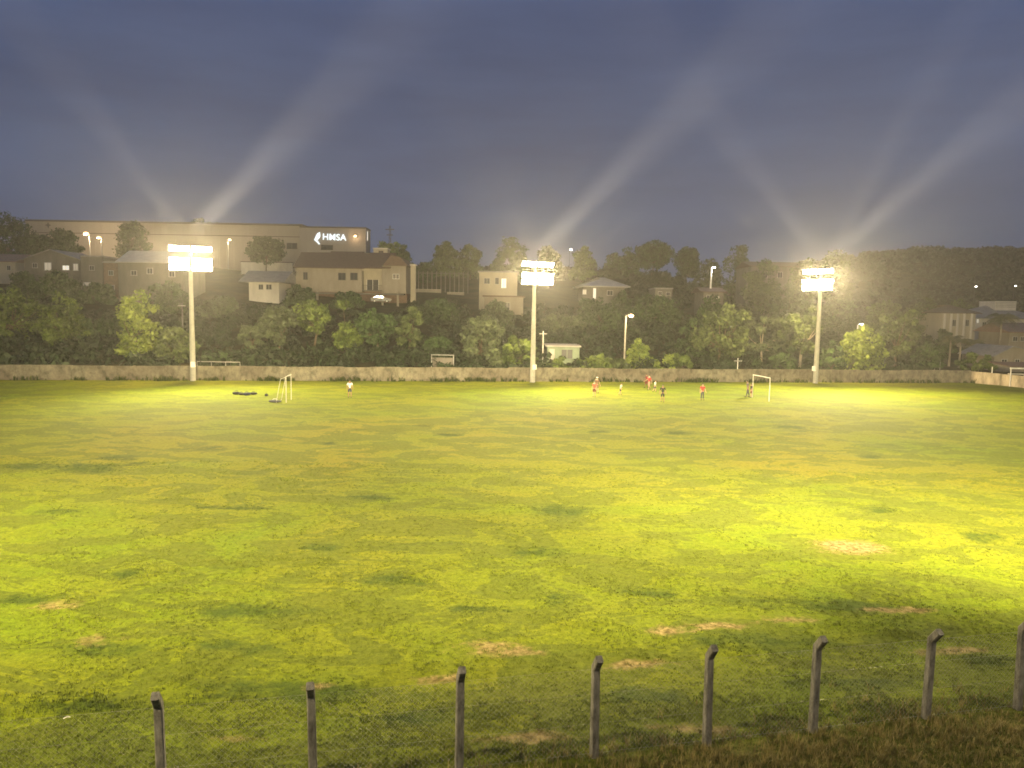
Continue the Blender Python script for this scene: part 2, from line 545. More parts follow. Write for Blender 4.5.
# weeds and straggly grass at the foot of the far wall
n = 2600
x = rng.uniform(-66, 66, n)
dens = 0.5 + 0.5 * np.sin(x * 0.31 + 2 * np.sin(x * 0.13)) * np.cos(x * 0.77)
y = wall_y(x) - 0.35 - np.abs(rng.normal(0, 0.25, n))
keep = rng.uniform(0, 1, n) < dens ** 2.0
x, y = x[keep], y[keep]
blades(x, y, 8, 0.2 + 0.55 * rng.uniform(0, 1, len(x)) ** 2, np.full(len(x), 0.07), 1.0, rng.uniform(0, 0.35, len(x)), 'wall_weeds', 'blade', None, None)


# ------------------------------------------------------------------ foliage
def leaf_cloud(centres, radii, per, size, flat=0.75, tone_c=None):
    """small rhombic leaf sprays on the shells of clumps -> verts, tones"""
    nC = len(centres)
    k = np.repeat(np.arange(nC), per)
    n = len(k)
    d = rng.normal(0, 1, (n, 3)); d /= np.linalg.norm(d, axis=1)[:, None]
    rr = radii[k] * (rng.uniform(0.25, 1.0, n) ** 0.45) * rng.uniform(0.85, 1.18, n)
    p = centres[k] + d * rr[:, None] * np.array([1, 1, flat])
    nrm = d * 0.9 + rng.normal(0, 0.65, (n, 3)) + np.array([0, 0, 0.25])
    nrm /= np.linalg.norm(nrm, axis=1)[:, None]
    a = np.cross(nrm, rng.normal(0, 1, (n, 3))); a /= np.linalg.norm(a, axis=1)[:, None] + 1e-9
    b = np.cross(nrm, a)
    s = size * rng.uniform(0.55, 1.35, n)
    a = a * s[:, None]; b = b * (s * rng.uniform(0.35, 0.75, n))[:, None]
    v = np.stack([p - a, p - b * 0.9 + a * 0.1, p + a, p + b + a * 0.15], 1).reshape(-1, 3)
    tc = rng.uniform(0.15, 0.75, nC) if tone_c is None else tone_c
    tn = np.clip(tc[k] + rng.normal(0, 0.2, n), 0, 1)
    return v, tn


def crown_clumps(w, h, n, shape):
    """clump centres inside an irregular crown of width w and height h, origin at its bottom centre"""
    pts = []
    ph = rng.uniform(0, 6.28, 4)
    while len(pts) < n:
        q = rng.uniform(-1, 1, 3)
        u = (q[2] + 1) / 2
        if shape == 'round': lim = math.sqrt(max(0, 1 - q[2] ** 2))
        elif shape == 'dome': lim = math.sqrt(max(0, 1 - u ** 2.2))
        elif shape == 'tall': lim = (0.55 + 0.45 * math.sin(u * 5 + ph[0])) * math.sqrt(max(0, 1 - abs(q[2]) ** 3))
        else: lim = 0.35 + 0.65 * math.sqrt(max(0, 1 - (2 * u - 1.15) ** 2)) if abs(2 * u - 1.15) < 1 else 0.3
        an = math.atan2(q[1], q[0])
        lim *= 0.82 + 0.18 * math.sin(2 * an + ph[1]) + 0.12 * math.sin(3 * an + ph[2] + 3 * u)
        r = math.hypot(q[0], q[1])
        if r > lim or r < lim * rng.uniform(0, 0.75): continue
        pts.append((q[0] * w / 2 * 0.86, q[1] * w / 2 * 0.86, u * h * 0.9 + h * 0.04))
    return np.array(pts)


tree_n = 0


def tree(px, top, wpx, Y, kind, lm, label, name='tree', cat='tree', group=None, bark='bark', dens=1.0, dz=None, crown_frac=None):
    """a tree whose crown top is on this line of sight at depth Y and whose foot is on the terrain"""
    t = P(px, top, Y)
    z0 = tz(t.x, Y) - 0.05
    H = max(1.2, t.z - z0)
    W = wpx * Y / F
    root = thing(name, label, cat, (t.x, Y, z0), 0, group)
    cf = crown_frac if crown_frac else {'round': 0.72, 'dome': 0.92, 'tall': 0.86, 'loose': 0.8, 'bush': 0.96}[kind]
    ch = H * cf
    zb = H - ch
    nc = int({'round': 46, 'dome': 46, 'tall': 40, 'loose': 26, 'bush': 22}[kind] * (0.8 + 0.05 * W))
    shape = {'round': 'round', 'dome': 'dome', 'tall': 'tall', 'loose': 'vase', 'bush': 'dome'}[kind]
    c = crown_clumps(W * 1.08, ch * 1.06, nc, shape)
    c[:, 2] += zb
    rad = rng.uniform(0.55, 1.15, nc) * (0.12 if kind != 'loose' else 0.10) * (W + ch) / 2 * (1.0 if Y < 140 else 1.25) + 0.12
    per = int((62 if kind != 'loose' else 48) * dens * (1.0 if Y < 140 else 1.15))
    size = 0.16 + 0.0012 * Y
    v, tn = leaf_cloud(c, rad, per, size)
    np_mesh('crown', v, 4, LM[lm], root, tn)
    # trunk with limbs reaching into the clumps
    mb = MB()
    tr = max(0.07, 0.022 * H)
    bend = Vector((rng.normal(0, 0.04) * H, rng.normal(0, 0.04) * H, 0))
    fork = Vector((0, 0, zb + ch * 0.25)) + bend
    mb.path([Vector((0, 0, -0.3)), Vector((0, 0, zb * 0.5)) + bend * 0.4, fork], [tr * 1.25, tr, tr * 0.75], 8)
    for i in rng.choice(nc, min(nc, 11 if kind != 'bush' else 5), replace=False):
        e = Vector(c[i])
        midp = fork.lerp(e, 0.5) + Vector((0, 0, -0.06 * H * rng.uniform(0, 1)))
        mb.path([fork, midp, e], [tr * 0.5, tr * 0.32, tr * 0.1], 5)
    mb.build('trunk' if kind != 'bush' else 'stem', M[bark], root, world=False)
    return root


def palm(px, top, wpx, Y, label, nf=16):
    t = P(px, top, Y)
    z0 = tz(t.x, Y) - 0.05
    H = max(2.0, t.z - z0)
    W = wpx * Y / F
    root = thing('palm_tree', label, 'palm', (t.x, Y, z0), 0)
    mb = MB()
    hz = H * 0.86
    mb.path([(0, 0, -0.3), (0.05, 0, hz * 0.5), (0.1, 0.05, hz)], [0.2, 0.15, 0.13], 8)
    mb.build('trunk', M['bark_pale'], root, world=False)
    vs, tn = [], []
    for i in range(nf):
        an = 2 * math.pi * i / nf + rng.uniform(-0.2, 0.2)
        up = rng.uniform(0.15, 1.0)
        Lf = W / 2 * rng.uniform(0.85, 1.15)
        pts = []
        for k in range(9):
            s = k / 8
            r = Lf * (s * 0.95)
            z = hz + (H - hz) * up * math.sin(min(1.0, s * 1.7) * math.pi / 2) - (0.8 * Lf * (1.15 - up)) * s ** 2.2
            pts.append(Vector((0.1 + r * math.cos(an), 0.05 + r * math.sin(an), z)))
        side = Vector((-math.sin(an), math.cos(an), 0))
        tone = rng.uniform(0.1, 0.9)
        for k in range(8):
            for h2 in range(2):
                a = pts[k].lerp(pts[k + 1], h2 / 2)
                ll = Lf * 0.33 * math.sin(math.pi * min(0.96, 0.12 + (k + h2 / 2) / 8.6))
                fw = (pts[k + 1] - pts[k]).normalized()
                for sg in (-1, 1):
                    tip = a + side * sg * ll + fw * ll * 0.5 + Vector((0, 0, -ll * 0.45))
                    vs += [a - fw * 0.06, a + fw * 0.07, tip + fw * 0.03, tip - fw * 0.02]
                    tn.append(min(1, max(0, tone + rng.normal(0, 0.15))))
    np_mesh('crown', np.array([tuple(v) for v in vs]), 4, M['frond'], root, np.array(tn))
    return root


# front row, just beyond the wall
tree(6, 284, 74, 113, 'dome', 1, 'large dark leafy tree at the very left edge above the concrete wall')
tree(62, 297, 62, 112, 'dome', 1, 'broad leafy tree below the house with two lit windows, left of the dark gap')
tree(104, 318, 52, 115, 'dome', 0, 'dark shaded tree between two leafy trees left of the left floodlight pole', dens=0.9)
tree(137, 292, 56, 106, 'dome', 4, 'brightest floodlit tree with yellow green leaves left of the left floodlight pole')
tree(174, 327, 40, 104, 'dome', 2, 'small drooping tree touching the foot of the left floodlight pole', dens=0.9)
tree(216, 352, 34, 107, 'bush', 0, 'low dark shrub right of the left floodlight pole', 'shrub', 'shrub')
tree(252, 325, 34, 112, 'loose', 3, 'pale loose tree at the left end of the tall row below the brown roofed house', dens=1.5)
tree(278, 305, 40, 113, 'tall', 3, 'slim grey green tree, second from the left in the tall row')
tree(312, 297, 44, 115, 'tall', 1, 'tall green tree below the left windows of the brown roofed house')
tree(346, 301, 46, 113, 'tall', 1, 'full green tree in the middle of the tall row under the brown roofed house')
tree(377, 305, 40, 112, 'tall', 0, 'dark green tree in the tall row under the white parked car')
tree(408, 309, 36, 113, 'loose', 2, 'yellowish thin tree at the right end of the tall row near the small white lamp', dens=1.6)
tree(440, 336, 40, 116, 'dome', 0, 'dark low tree behind the white pipe frame')
tree(482, 313, 58, 109, 'dome', 3, 'hazy grey green tree left of the middle floodlight pole')
tree(519, 336, 40, 107, 'dome', 1, 'low leafy tree touching the middle floodlight pole on its left')
tree(592, 354, 46, 107, 'bush', 1, 'clipped green bush right of the pale green shed', 'shrub', 'shrub')
tree(562, 358, 34, 106, 'bush', 1, 'low bush in front of the pale green shed', 'shrub', 'shrub')
tree(614, 356, 36, 107, 'bush', 2, 'low olive bush at the foot of the street lamp above the wall', 'shrub', 'shrub')
tree(640, 340, 28, 110, 'dome', 4, 'small bright round tree right of the street lamp above the wall')
tree(664, 353, 34, 107, 'bush', 4, 'spiky pale bush above the wall behind the two players in red', 'shrub', 'shrub')
tree(684, 348, 26, 108, 'bush', 1, 'rounded green bush right of the spiky pale bush', 'shrub', 'shrub')
tree(694, 318, 40, 120, 'dome', 0, 'dark tree left of the big rounded tree beneath the white post house')
tree(722, 305, 56, 114, 'round', 2, 'big rounded olive tree standing above the player in red and dark trousers', crown_frac=0.88)
tree(764, 318, 54, 117, 'loose', 3, 'hazy tree with pale trunks left of the right floodlight pole', bark='bark_pale', dens=1.5)
tree(802, 304, 52, 112, 'loose', 2, 'open floodlit tree with pale leaves behind the right floodlight pole', bark='bark_pale', dens=1.3)
tree(786, 345, 36, 110, 'bush', 0, 'dark shrub behind the goal on the right', 'shrub', 'shrub')
tree(834, 342, 30, 109, 'bush', 0, 'dark low shrub just right of the right floodlight pole', 'shrub', 'shrub')
tree(862, 325, 56, 110, 'dome', 4, 'bright leafy tree under the street lamp right of the right floodlight pole')
tree(899, 313, 46, 119, 'loose', 2, 'tall thin olive tree right of the bright leafy tree', dens=1.6)
tree(930, 342, 40, 121, 'dome', 0, 'dark low tree behind the wall left of the paired palms')
tree(977, 352, 36, 124, 'bush', 1, 'dark green shrub right of the paired palms', 'shrub', 'shrub')
palm(951, 334, 26, 130, 'left palm of the pair in front of the columned house')
palm(961, 337, 24, 128, 'right palm of the pair in front of the columned house', 14)
palm(1002, 312, 36, 150, 'dark full palm in front of the stepped white house at the right edge', 22)
palm(975, 338, 26, 146, 'short palm left of the dark full palm by the low pale wall', 14)
# trees that break up the feet of the houses
tree(100, 283, 30, 150, 'dome', 0, 'dark tree before the grey two storey block left of the left floodlights')
tree(168, 283, 50, 145, 'dome', 0, 'dark tree hiding the foot of the house with a pale sloping roof')
tree(24, 268, 26, 158, 'dome', 0, 'small dark tree at the left corner of the house with two lit windows')
tree(498, 301, 44, 145, 'dome', 3, 'hazy tree before the beige house with one bright window')
tree(622, 293, 26, 158, 'dome', 0, 'dark tree at the right corner of the pale hipped roof house')
tree(588, 297, 24, 156, 'dome', 0, 'small dark tree below the lit doorway of the pale hipped roof house')
tree(712, 296, 34, 150, 'dome', 0, 'dark tree below the small brown roofed house by the white street post')
tree(348, 292, 44, 158, 'dome', 0, 'dark tree under the middle of the long brown roofed house')
tree(946, 330, 26, 150, 'dome', 0, 'dark tree below the columned house, left of the palm pair')
# hillside
tree(55, 271, 56, 148, 'dome', 0, 'dark domed tree directly in front of the house with two lit windows')
tree(6, 213, 56, 205, 'dome', 0, 'tall black tree at the upper left edge beside the warehouse')
tree(36, 234, 34, 200, 'round', 0, 'rounded dark tree at the left end of the warehouse')
tree(62, 229, 38, 192, 'round', 0, 'round dark tree in front of the warehouse above the lit house', crown_frac=0.85)
tree(133, 217, 40, 212, 'dome', 2, 'tall tree in front of the warehouse right of the yard lamps')
tree(205, 211, 40, 285, 'dome', 2, 'tree top showing over the warehouse roof above the left floodlights')
tree(266, 237, 38, 200, 'round', 3, 'lone round tree with a clear trunk before the warehouse wall', crown_frac=0.66)
tree(300, 284, 28, 160, 'dome', 0, 'dark bush tree at the left corner of the brown roofed house')
tree(388, 238, 30, 205, 'dome', 1, 'tree behind the brown roofed house under the lattice mast')
tree(403, 245, 24, 200, 'dome', 0, 'smaller dark tree at the right end of the brown roofed house')
tree(446, 243, 38, 212, 'dome', 2, 'wide flat topped tree on the skyline right of the lattice mast')
tree(470, 246, 30, 214, 'dome', 2, 'flat topped tree joined to the wide one left of the middle floodlights')
tree(425, 262, 28, 205, 'dome', 0, 'low dark tree behind the picket fence on the hill')
tree(511, 235, 32, 215, 'dome', 2, 'tall tree directly behind the middle floodlights on their left')
tree(548, 246, 30, 226, 'dome', 2, 'tree behind the middle floodlights on their right')
tree(583, 245, 28, 225, 'dome', 1, 'slim dark tree beside the small skyline lamp')
tree(624, 249, 36, 236, 'dome', 0, 'bushy tree above the pale hipped roof on the skyline')
tree(652, 242, 40, 232, 'round', 0, 'tallest rounded tree on the skyline between middle and right floodlights')
tree(689, 248, 32, 246, 'round', 0, 'small crowned tree on the skyline left of the white street post')
tree(711, 260, 30, 255, 'dome', 2, 'low hazy tree on the skyline above the white street post')
tree(738, 246, 40, 240, 'dome', 2, 'spreading tree on the skyline right of the white street post')
tree(764, 259, 44, 190, 'dome', 2, 'low hazy trees top on the skyline left of the right floodlights')
tree(803, 258, 40, 185, 'dome', 2, 'hazy tree behind the right floodlights on their left')
tree(838, 249, 34, 262, 'dome', 2, 'hazy tree behind the right floodlights on their right')
tree(603, 300, 60, 142, 'dome', 0, 'dark mass of a tree below the pale hipped roof')
tree(655, 296, 56, 150, 'dome', 0, 'wide dark tree right of the pale hipped roof house')
tree(560, 315, 50, 140, 'dome', 3, 'hazy tree right of the middle floodlight pole above the shed')
tree(440, 300, 54, 146, 'dome', 0, 'dark tree below the low white wall on the hill')
tree(220, 298, 54, 140, 'dome', 3, 'hazy dark tree right of the left floodlight pole below the small white house')
tree(790, 282, 46, 150, 'dome', 3, 'hazy tree left of the right floodlight pole on the hillside')
tree(838, 290, 50, 160, 'dome', 3, 'hazy tree right of the right floodlights on the hillside')
tree(885, 300, 46, 165, 'dome', 2, 'dark hillside tree above the thin olive tree')
tree(925, 297, 40, 175, 'dome', 2, 'hillside tree left of the columned house')
tree(962, 298, 36, 185, 'dome', 2, 'leafy tree above the columned house roof')
tree(1012, 325, 26, 160, 'dome', 0, 'dark tree between the stepped house and the beige gabled house')


# hillside undergrowth and far wood, each one mass
def mass(name, pts, rads, per, size, lm):
    c, r = [], []
    for p, rd in zip(pts, rads):
        k = 5
        for _ in range(k):
            d = rng.normal(0, 1, 3); d /= np.linalg.norm(d)
            c.append((p[0] + d[0] * rd * 0.6, p[1] + d[1] * rd * 0.6, p[2] + abs(d[2]) * rd * 0.7))
            r.append(rd * rng.uniform(0.4, 0.7))
    v, tn = leaf_cloud(np.array(c), np.array(r), per, size)
    return tag(np_mesh(name, v, 4, LM[lm] if lm >= 0 else LM_UNDER, None, tn), kind='stuff')


LIMX = [0, 80, 81, 115, 190, 191, 290, 291, 410, 411, 470, 471, 515, 516, 580, 581, 630, 631, 690, 691, 725, 726, 860, 861, 930, 931, 1024]
LIMY = [288, 288, 303, 303, 303, 297, 297, 306, 306, 298, 298, 306, 306, 300, 300, 304, 304, 268, 268, 308, 308, 292, 292, 320, 320, 374, 374]
Rinv = CR.transposed()


def project(p):
    c = Rinv @ (Vector(p) - Vector((0, 0, CAM_Z)))
    return 512 + F * c.x / -c.z, 384 - F * c.y / -c.z


pts, rads = [], []
while len(pts) < 1500:
    x = rng.uniform(-110, 150); t = rng.uniform(5, 130)
    y = wall_y(x) + t
    rd = rng.uniform(0.9, 2.6)
    z = tz(x, y)
    px, py = project((x, y, z + rd * 1.25))
    if not (-60 < px < 1090): continue
    lim = np.interp(px, LIMX, LIMY)
    if py < lim: continue
    pts.append((x, y, z)); rads.append(rd)
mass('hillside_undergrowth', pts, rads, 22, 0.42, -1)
pts, rads = [], []
while len(pts) < 1500:
    y = rng.uniform(240, 600)
    x = rng.uniform(0.36, 0.80) * y
    pts.append((x, y, tz(x, y))); rads.append(rng.uniform(3.0, 5.5))
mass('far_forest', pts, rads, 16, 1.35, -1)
pts, rads = [], []
while len(pts) < 420:
    y = rng.uniform(225, 330)
    x = rng.uniform(-0.16, 0.5) * y
    z = tz(x, y)
    rd = rng.uniform(2.0, 4.0)
    px, py = project((x, y, z + rd * 1.3))
    if py < 262: continue
    pts.append((x, y, z)); rads.append(rd)
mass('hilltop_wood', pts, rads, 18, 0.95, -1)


# ------------------------------------------------------------------ far wall
def wall_mat():
    m, nt, b = new_mat('stained_concrete_wall')
    N, L = nt.nodes, nt.links
    tc = N.new('ShaderNodeTexCoord')
    mp = N.new('ShaderNodeMapping'); mp.inputs['Scale'].default_value = (1, 1, 0.75)
    L.new(tc.outputs['Object'], mp.inputs['Vector'])
    n1 = N.new('ShaderNodeTexNoise'); n1.inputs['Scale'].default_value = 1.5; n1.inputs['Detail'].default_value = 9; n1.inputs['Roughness'].default_value = 0.75
    L.new(mp.outputs[0], n1.inputs['Vector'])
    r = N.new('ShaderNodeValToRGB')
    e = r.color_ramp.elements
    e[0].position = 0.38; e[0].color = (0.095, 0.085, 0.065, 1)
    e[1].position = 0.62; e[1].color = (0.225, 0.20, 0.155, 1)
    k = e.new(0.5); k.color = (0.17, 0.152, 0.118, 1)
    L.new(n1.outputs['Fac'], r.inputs['Fac'])
    n2 = N.new('ShaderNodeTexNoise'); n2.inputs['Scale'].default_value = 0.35; n2.inputs['Detail'].default_value = 6
    L.new(tc.outputs['Object'], n2.inputs['Vector'])
    r2 = N.new('ShaderNodeValToRGB'); r2.color_ramp.elements[0].position = 0.38; r2.color_ramp.elements[1].position = 0.66
    r2.color_ramp.elements[0].color = (0.88, 0.82, 0.76, 1); r2.color_ramp.elements[1].color = (1.25, 1.25, 1.15, 1)
    L.new(n2.outputs['Fac'], r2.inputs['Fac'])
    x = N.new('ShaderNodeMix'); x.data_type = 'RGBA'; x.blend_type = 'MULTIPLY'; x.inputs['Factor'].default_value = 1
    L.new(r.outputs[0], x.inputs['A']); L.new(r2.outputs[0], x.inputs['B'])
    L.new(x.outputs['Result'], b.inputs['Base Color'])
    b.inputs['Roughness'].default_value = 0.95
    return m


WM = wall_mat()


def wall_run(root, p0, p1, h, nseg, z=-0.4, th=0.2):
    p0, p1 = Vector((*p0, 0)), Vector((*p1, 0))
    d = p1 - p0
    rz = math.atan2(d.y, d.x)
    pan, cap, pil = MB(), MB(), MB()
    Lg = d.length / nseg
    for i in range(nseg):
        c = p0.lerp(p1, (i + 0.5) / nseg)
        hh = h + rng.uniform(-0.05, 0.06)
        pan.box((c.x, c.y, (hh + z) / 2), (Lg - 0.02, th, hh - z), rz)
        e = p0.lerp(p1, i / nseg)
        pil.box((e.x, e.y, (h + 0.03 + z) / 2), (0.22, th + 0.1, h + 0.03 - z), rz)
    pan.build('panel', WM, root)
    pil.build('pilaster', WM, root)


w = thing('concrete_wall', 'long low stained concrete wall along the far side of the pitch', 'wall', (0, wall_y(0), 0))
wall_run(w, (-85, wall_y(-85)), (63.8, wall_y(63.8)), 1.7, 44)
w2 = thing('boundary_wall', 'short pale crumbling wall turning towards the viewer at the far right corner', 'wall', (64.2, wall_y(64.2), 0))
wall_run(w2, (64.15, wall_y(64.0) + 0.3), (78, 76), 1.55, 8)
w2.children[0].data.materials[0] = mat('pale_rendered_wall', (0.40, 0.34, 0.25), 0.95, 0.5, 1.2, streak=0.4)

# ------------------------------------------------------------------ floodlight poles
FLOOD_COL = (1.0, 0.82, 0.45)


def make_spot(name, loc, target, power, size, blend, rad=0.35, col=FLOOD_COL):
    l = bpy.data.lights.new(name, 'SPOT')
    l.energy = power; l.spot_size = R(size); l.spot_blend = blend
    l.shadow_soft_size = rad; l.color = col
    o = bpy.data.objects.new(name, l)
    COL.objects.link(o)
    o.location = loc
    o.rotation_euler = (Vector(target) - Vector(loc)).to_track_quat('-Z', 'Y').to_euler()
    return o


def flood_pole(x, y, H, face, label, detail=True):
    """face: direction angle (about Z) of the lamp side, 0 = towards -Y"""
    root = thing('floodlight_pole', label, 'floodlight', (x, y, tz(x, y)), face, 'tall floodlight poles round the pitch')
    mb = MB()
    mb.path([(0, 0, -0.4), (0, 0, 4), (0, 0, H - 3.3), (0, 0, H)], [0.34, 0.31, 0.22, 0.18], 14)
    mb.build('pole', M['concrete_pole'], root, world=False)
    MB().box((0, -0.42, 1.95), (0.5, 0.22, 0.62)).build('junction_box', M['white_paint'], root, world=False)
    tilt = R(20)
    rows = (H - 0.45, H - 1.80, H - 2.62)
    first = None
    for zr in rows:
        MB().box((0, -0.28, zr - 0.12), (4.6, 0.12, 0.12)).build('crossarm', M['steel'], root, world=False)
        for i in range(8):
            xo = (i - 3.5) * 0.555 + (0.10 if i > 3 else -0.10)
            if first is None:
                hb = MB()
                RM = Matrix.Rotation(-tilt, 3, 'X')
                # tapered housing, mouth towards -Y
                w_, h_ = 0.245, 0.32
                front = [Vector((sx * w_, -0.20, sz * h_)) for sx, sz in ((-1, -1), (1, -1), (1, 1), (-1, 1))]
                back = [Vector((sx * w_ * 0.55, 0.22, sz * h_ * 0.5)) for sx, sz in ((-1, -1), (1, -1), (1, 1), (-1, 1))]
                vs = [RM.transposed() @ v for v in front + back]
                hb.add(vs, [(0, 1, 5, 4), (1, 2, 6, 5), (2, 3, 7, 6), (3, 0, 4, 7), (4, 5, 6, 7), (0, 3, 2, 1)])
                hm = hb.build('floodlight', M['dark_steel'], root, world=False)
                lb = MB()
                lb.box((0, 0, 0), (0.46, 0.03, 0.60))
                lv = [RM.transposed() @ (Vector(v) + Vector((0, -0.222, 0))) for v in lb.v]
                lb.v = [tuple(v) for v in lv]
                ln = lb.build('lens', M['flood'], hm, world=False)
                hm.location = (xo, -0.55, zr)
                first = (hm, ln)
            else:
                h2 = first[0].copy(); l2 = first[1].copy()
                COL.objects.link(h2); COL.objects.link(l2)
                l2.parent = h2
                h2.location = (xo, -0.55, zr)
    return root


def on_wall(px, py, y):
    for _ in range(6):
        q = P(px, py, y)
        y = wall_y(q.x) - 0.9
    return P(px, py, y)


LP = on_wall(193.0, 376, 89.0); CP = on_wall(532.5, 378, 96.6); RP = on_wall(815.5, 379, 102.0)
poles = [(LP.x, wall_y(LP.x) - 0.9, 15.85, R(24), 'left of the three lit floodlight poles, nearest the bright leafy tree'),
         (CP.x, wall_y(CP.x) - 0.9, 15.2, R(31), 'middle of the three lit floodlight poles, between the pale shed and the hazy tree'),
         (RP.x, wall_y(RP.x) - 0.9, 15.3, R(-58), 'right of the three lit floodlight poles, behind the larger goal')]
lamp_pos = []
for (x, y, H, fc, lb) in poles:
    flood_pole(x, y, H, fc, lb)
    lamp_pos.append(Vector((x, y, tz(x, y) + H - 1.6)))
near = [(17.5, 12.0, 15.5, R(180 + 6), 'lit floodlight pole on the near bank, just outside the right edge of the view'),
        (-25.0, 2.5, 15.5, R(180 - 4), 'lit floodlight pole on the near bank, outside the left edge of the view')]
for (x, y, H, fc, lb) in near:
    flood_pole(x, y, H, fc, lb)

FAR_P = 1.25e5
for (lp, (x, y, H, fc, lb)) in zip(lamp_pos, poles):
    for k, aim in enumerate(((-30, 14), (30, 18))):
        off = Vector((1.4 * (-1, 1)[k], -1.3, 0))
        make_spot('flood_beam', lp + off, (lp.x * 0.55 + aim[0], aim[1], 0), FAR_P, 142, 0.9, 0.3)
for lp in lamp_pos:
    l = bpy.data.lights.new('lamp_spill', 'POINT')
    l.energy = 2.4e4; l.color = (1.0, 0.70, 0.32); l.shadow_soft_size = 0.4
    o = bpy.data.objects.new('lamp_spill', l); COL.objects.link(o)
    o.location = lp + Vector((0, 1.1, 0.2))
NP_ = [Vector((x, y, tz(x, y) + 13.6)) for (x, y, *_r) in near]
A_, B_ = NP_[0] + Vector((0, 1.2, 0)), NP_[1] + Vector((0, 1.2, 0))
make_spot('flood_beam', A_ + Vector((-0.4, 0, 0)), (18, 60, 0), 1.5e5, 92, 1.0, 0.3)
make_spot('flood_beam', A_ + Vector((0.6, 0, 0)), (23, 32, 0), 0.48e5, 68, 1.0, 0.3)
make_spot('flood_beam', A_ + Vector((-1.0, 0, 0)), (0, 78, 0), 1.15e5, 66, 1.0, 0.3)
make_spot('flood_beam', A_ + Vector((1.6, 0, 0)), (46, 84, 0), 1.0e5, 66, 1.0, 0.3)
make_spot('flood_beam', B_ + Vector((0, 0, 0)), (-34, 72, 0), 1.1e5, 66, 1.0, 0.3)
make_spot('flood_beam', A_ + Vector((-1.6, 0, 0)), (-25, 58, 0), 1.4e5, 90, 1.0, 0.3)
make_spot('flood_beam', A_ + Vector((1.0, 0, 0)), (26, 104, 2), 0.88e5, 92, 1.0, 0.3)
make_spot('flood_beam', B_ + Vector((0.6, 0, 0)), (-24, 60, 0), 0.8e5, 90, 1.0, 0.3)
make_spot('flood_beam', B_ + Vector((1.6, 0, 0)), (10, 60, 0), 1.3e5, 92, 1.0, 0.3)
make_spot('flood_beam', B_ + Vector((-1.0, 0, 0)), (-40, 96, 0), 0.75e5, 92, 1.0, 0.3)
make_spot('flood_beam', A_ + Vector((-2.2, -0.6, 0)), (-6, 16, 0), 0.05e5, 150, 1.0, 0.4)

# upward spots added in the haze to imitate lens streaks above the lamps
STREAK_P = 5.6e6
for k, (px, py, wdt, pw) in ((0, (60, 70, 15, 0.42)), (0, (345, 80, 17, 0.55)), (1, (715, 80, 17, 0.9)), (1, (450, 100, 14, 0.12)), (2, (738, 150, 12, 0.30)), (2, (1010, 110, 15, 1.3)), (2, (940, 60, 12, 0.55))):
    lp = lamp_pos[k]
    tgt = P(px, py, lp.y - 11.0)
    make_spot('streak_spot', lp + Vector((0, -0.4, 2.3)), tgt, STREAK_P * pw, wdt, 1.0, 0.9, (1.0, 0.9, 0.72))


# ------------------------------------------------------------------ goals
def goal(near_p, far_p, h, label, back=None):
    n, f = Vector(near_p), Vector(far_p)
    n.z = tz(n.x, n.y); f.z = tz(f.x, f.y)
    root = thing('football_goal', label, 'goal', (n.x, n.y, n.z), 0, 'small white football goals')
    r = 0.032 if back else 0.048
    for p in (n, f):
        MB().tube((p.x, p.y, p.z - 0.1), (p.x, p.y, p.z + h), r, n=10).build('goal_post', M['goal_paint'], root)
    d = (f - n).normalized()
    MB().tube(n + Vector((0, 0, h + r)) - d * r, f + Vector((0, 0, h + r)) + d * r, r, n=10).build('crossbar', M['goal_paint'], root)
    if back:
        bx = Vector(back)
        for p in (n, f):
            mb = MB()
            t = p + Vector((0, 0, h - 0.02))
            e = p + bx
            mb.path([t + bx.normalized() * r, p + bx * 0.55 + Vector((0, 0, h * 0.92)), e + Vector((0, 0, 0.05))], [0.02, 0.02, 0.02], 8)
            mb.build('back_support', M['goal_paint'], root)
        mb = MB()
        mb.tube(n + bx + Vector((0, 0, 0.04)), f + bx + Vector((0, 0, 0.04)), 0.02)
        mb.build('ground_bar', M['goal_paint'], root)
    return root


goal(G(769, 401.6), G(752.3, 397.4), 2.40, 'white goal frame on the right with a player standing at its left post')
goal(G(286.2, 402.2), G(291.2, 400.0), 2.42, 'white goal frame on the left near the dark bags', (-0.8, -0.45, 0))


# ------------------------------------------------------------------ people
def skin_obj(name, verts, radii, edges, m, parent, root_i=0, sub=2):
    me = bpy.data.meshes.new(name)
    me.from_pydata([tuple(v) for v in verts], edges, [])
    me.materials.append(m)
    o = link(name, me, parent)
    md = o.modifiers.new('Skin', 'SKIN')
    md.use_smooth_shade = True
    if not me.skin_vertices:
        return o
    for i, r in enumerate(radii):
        d = me.skin_vertices[0].data[i]
        d.radius = (r, r) if not isinstance(r, tuple) else r
        d.use_root = (i == root_i)
    sb = o.modifiers.new('Subdivision', 'SUBSURF')
    sb.levels = 1; sb.render_levels = sub
    return o


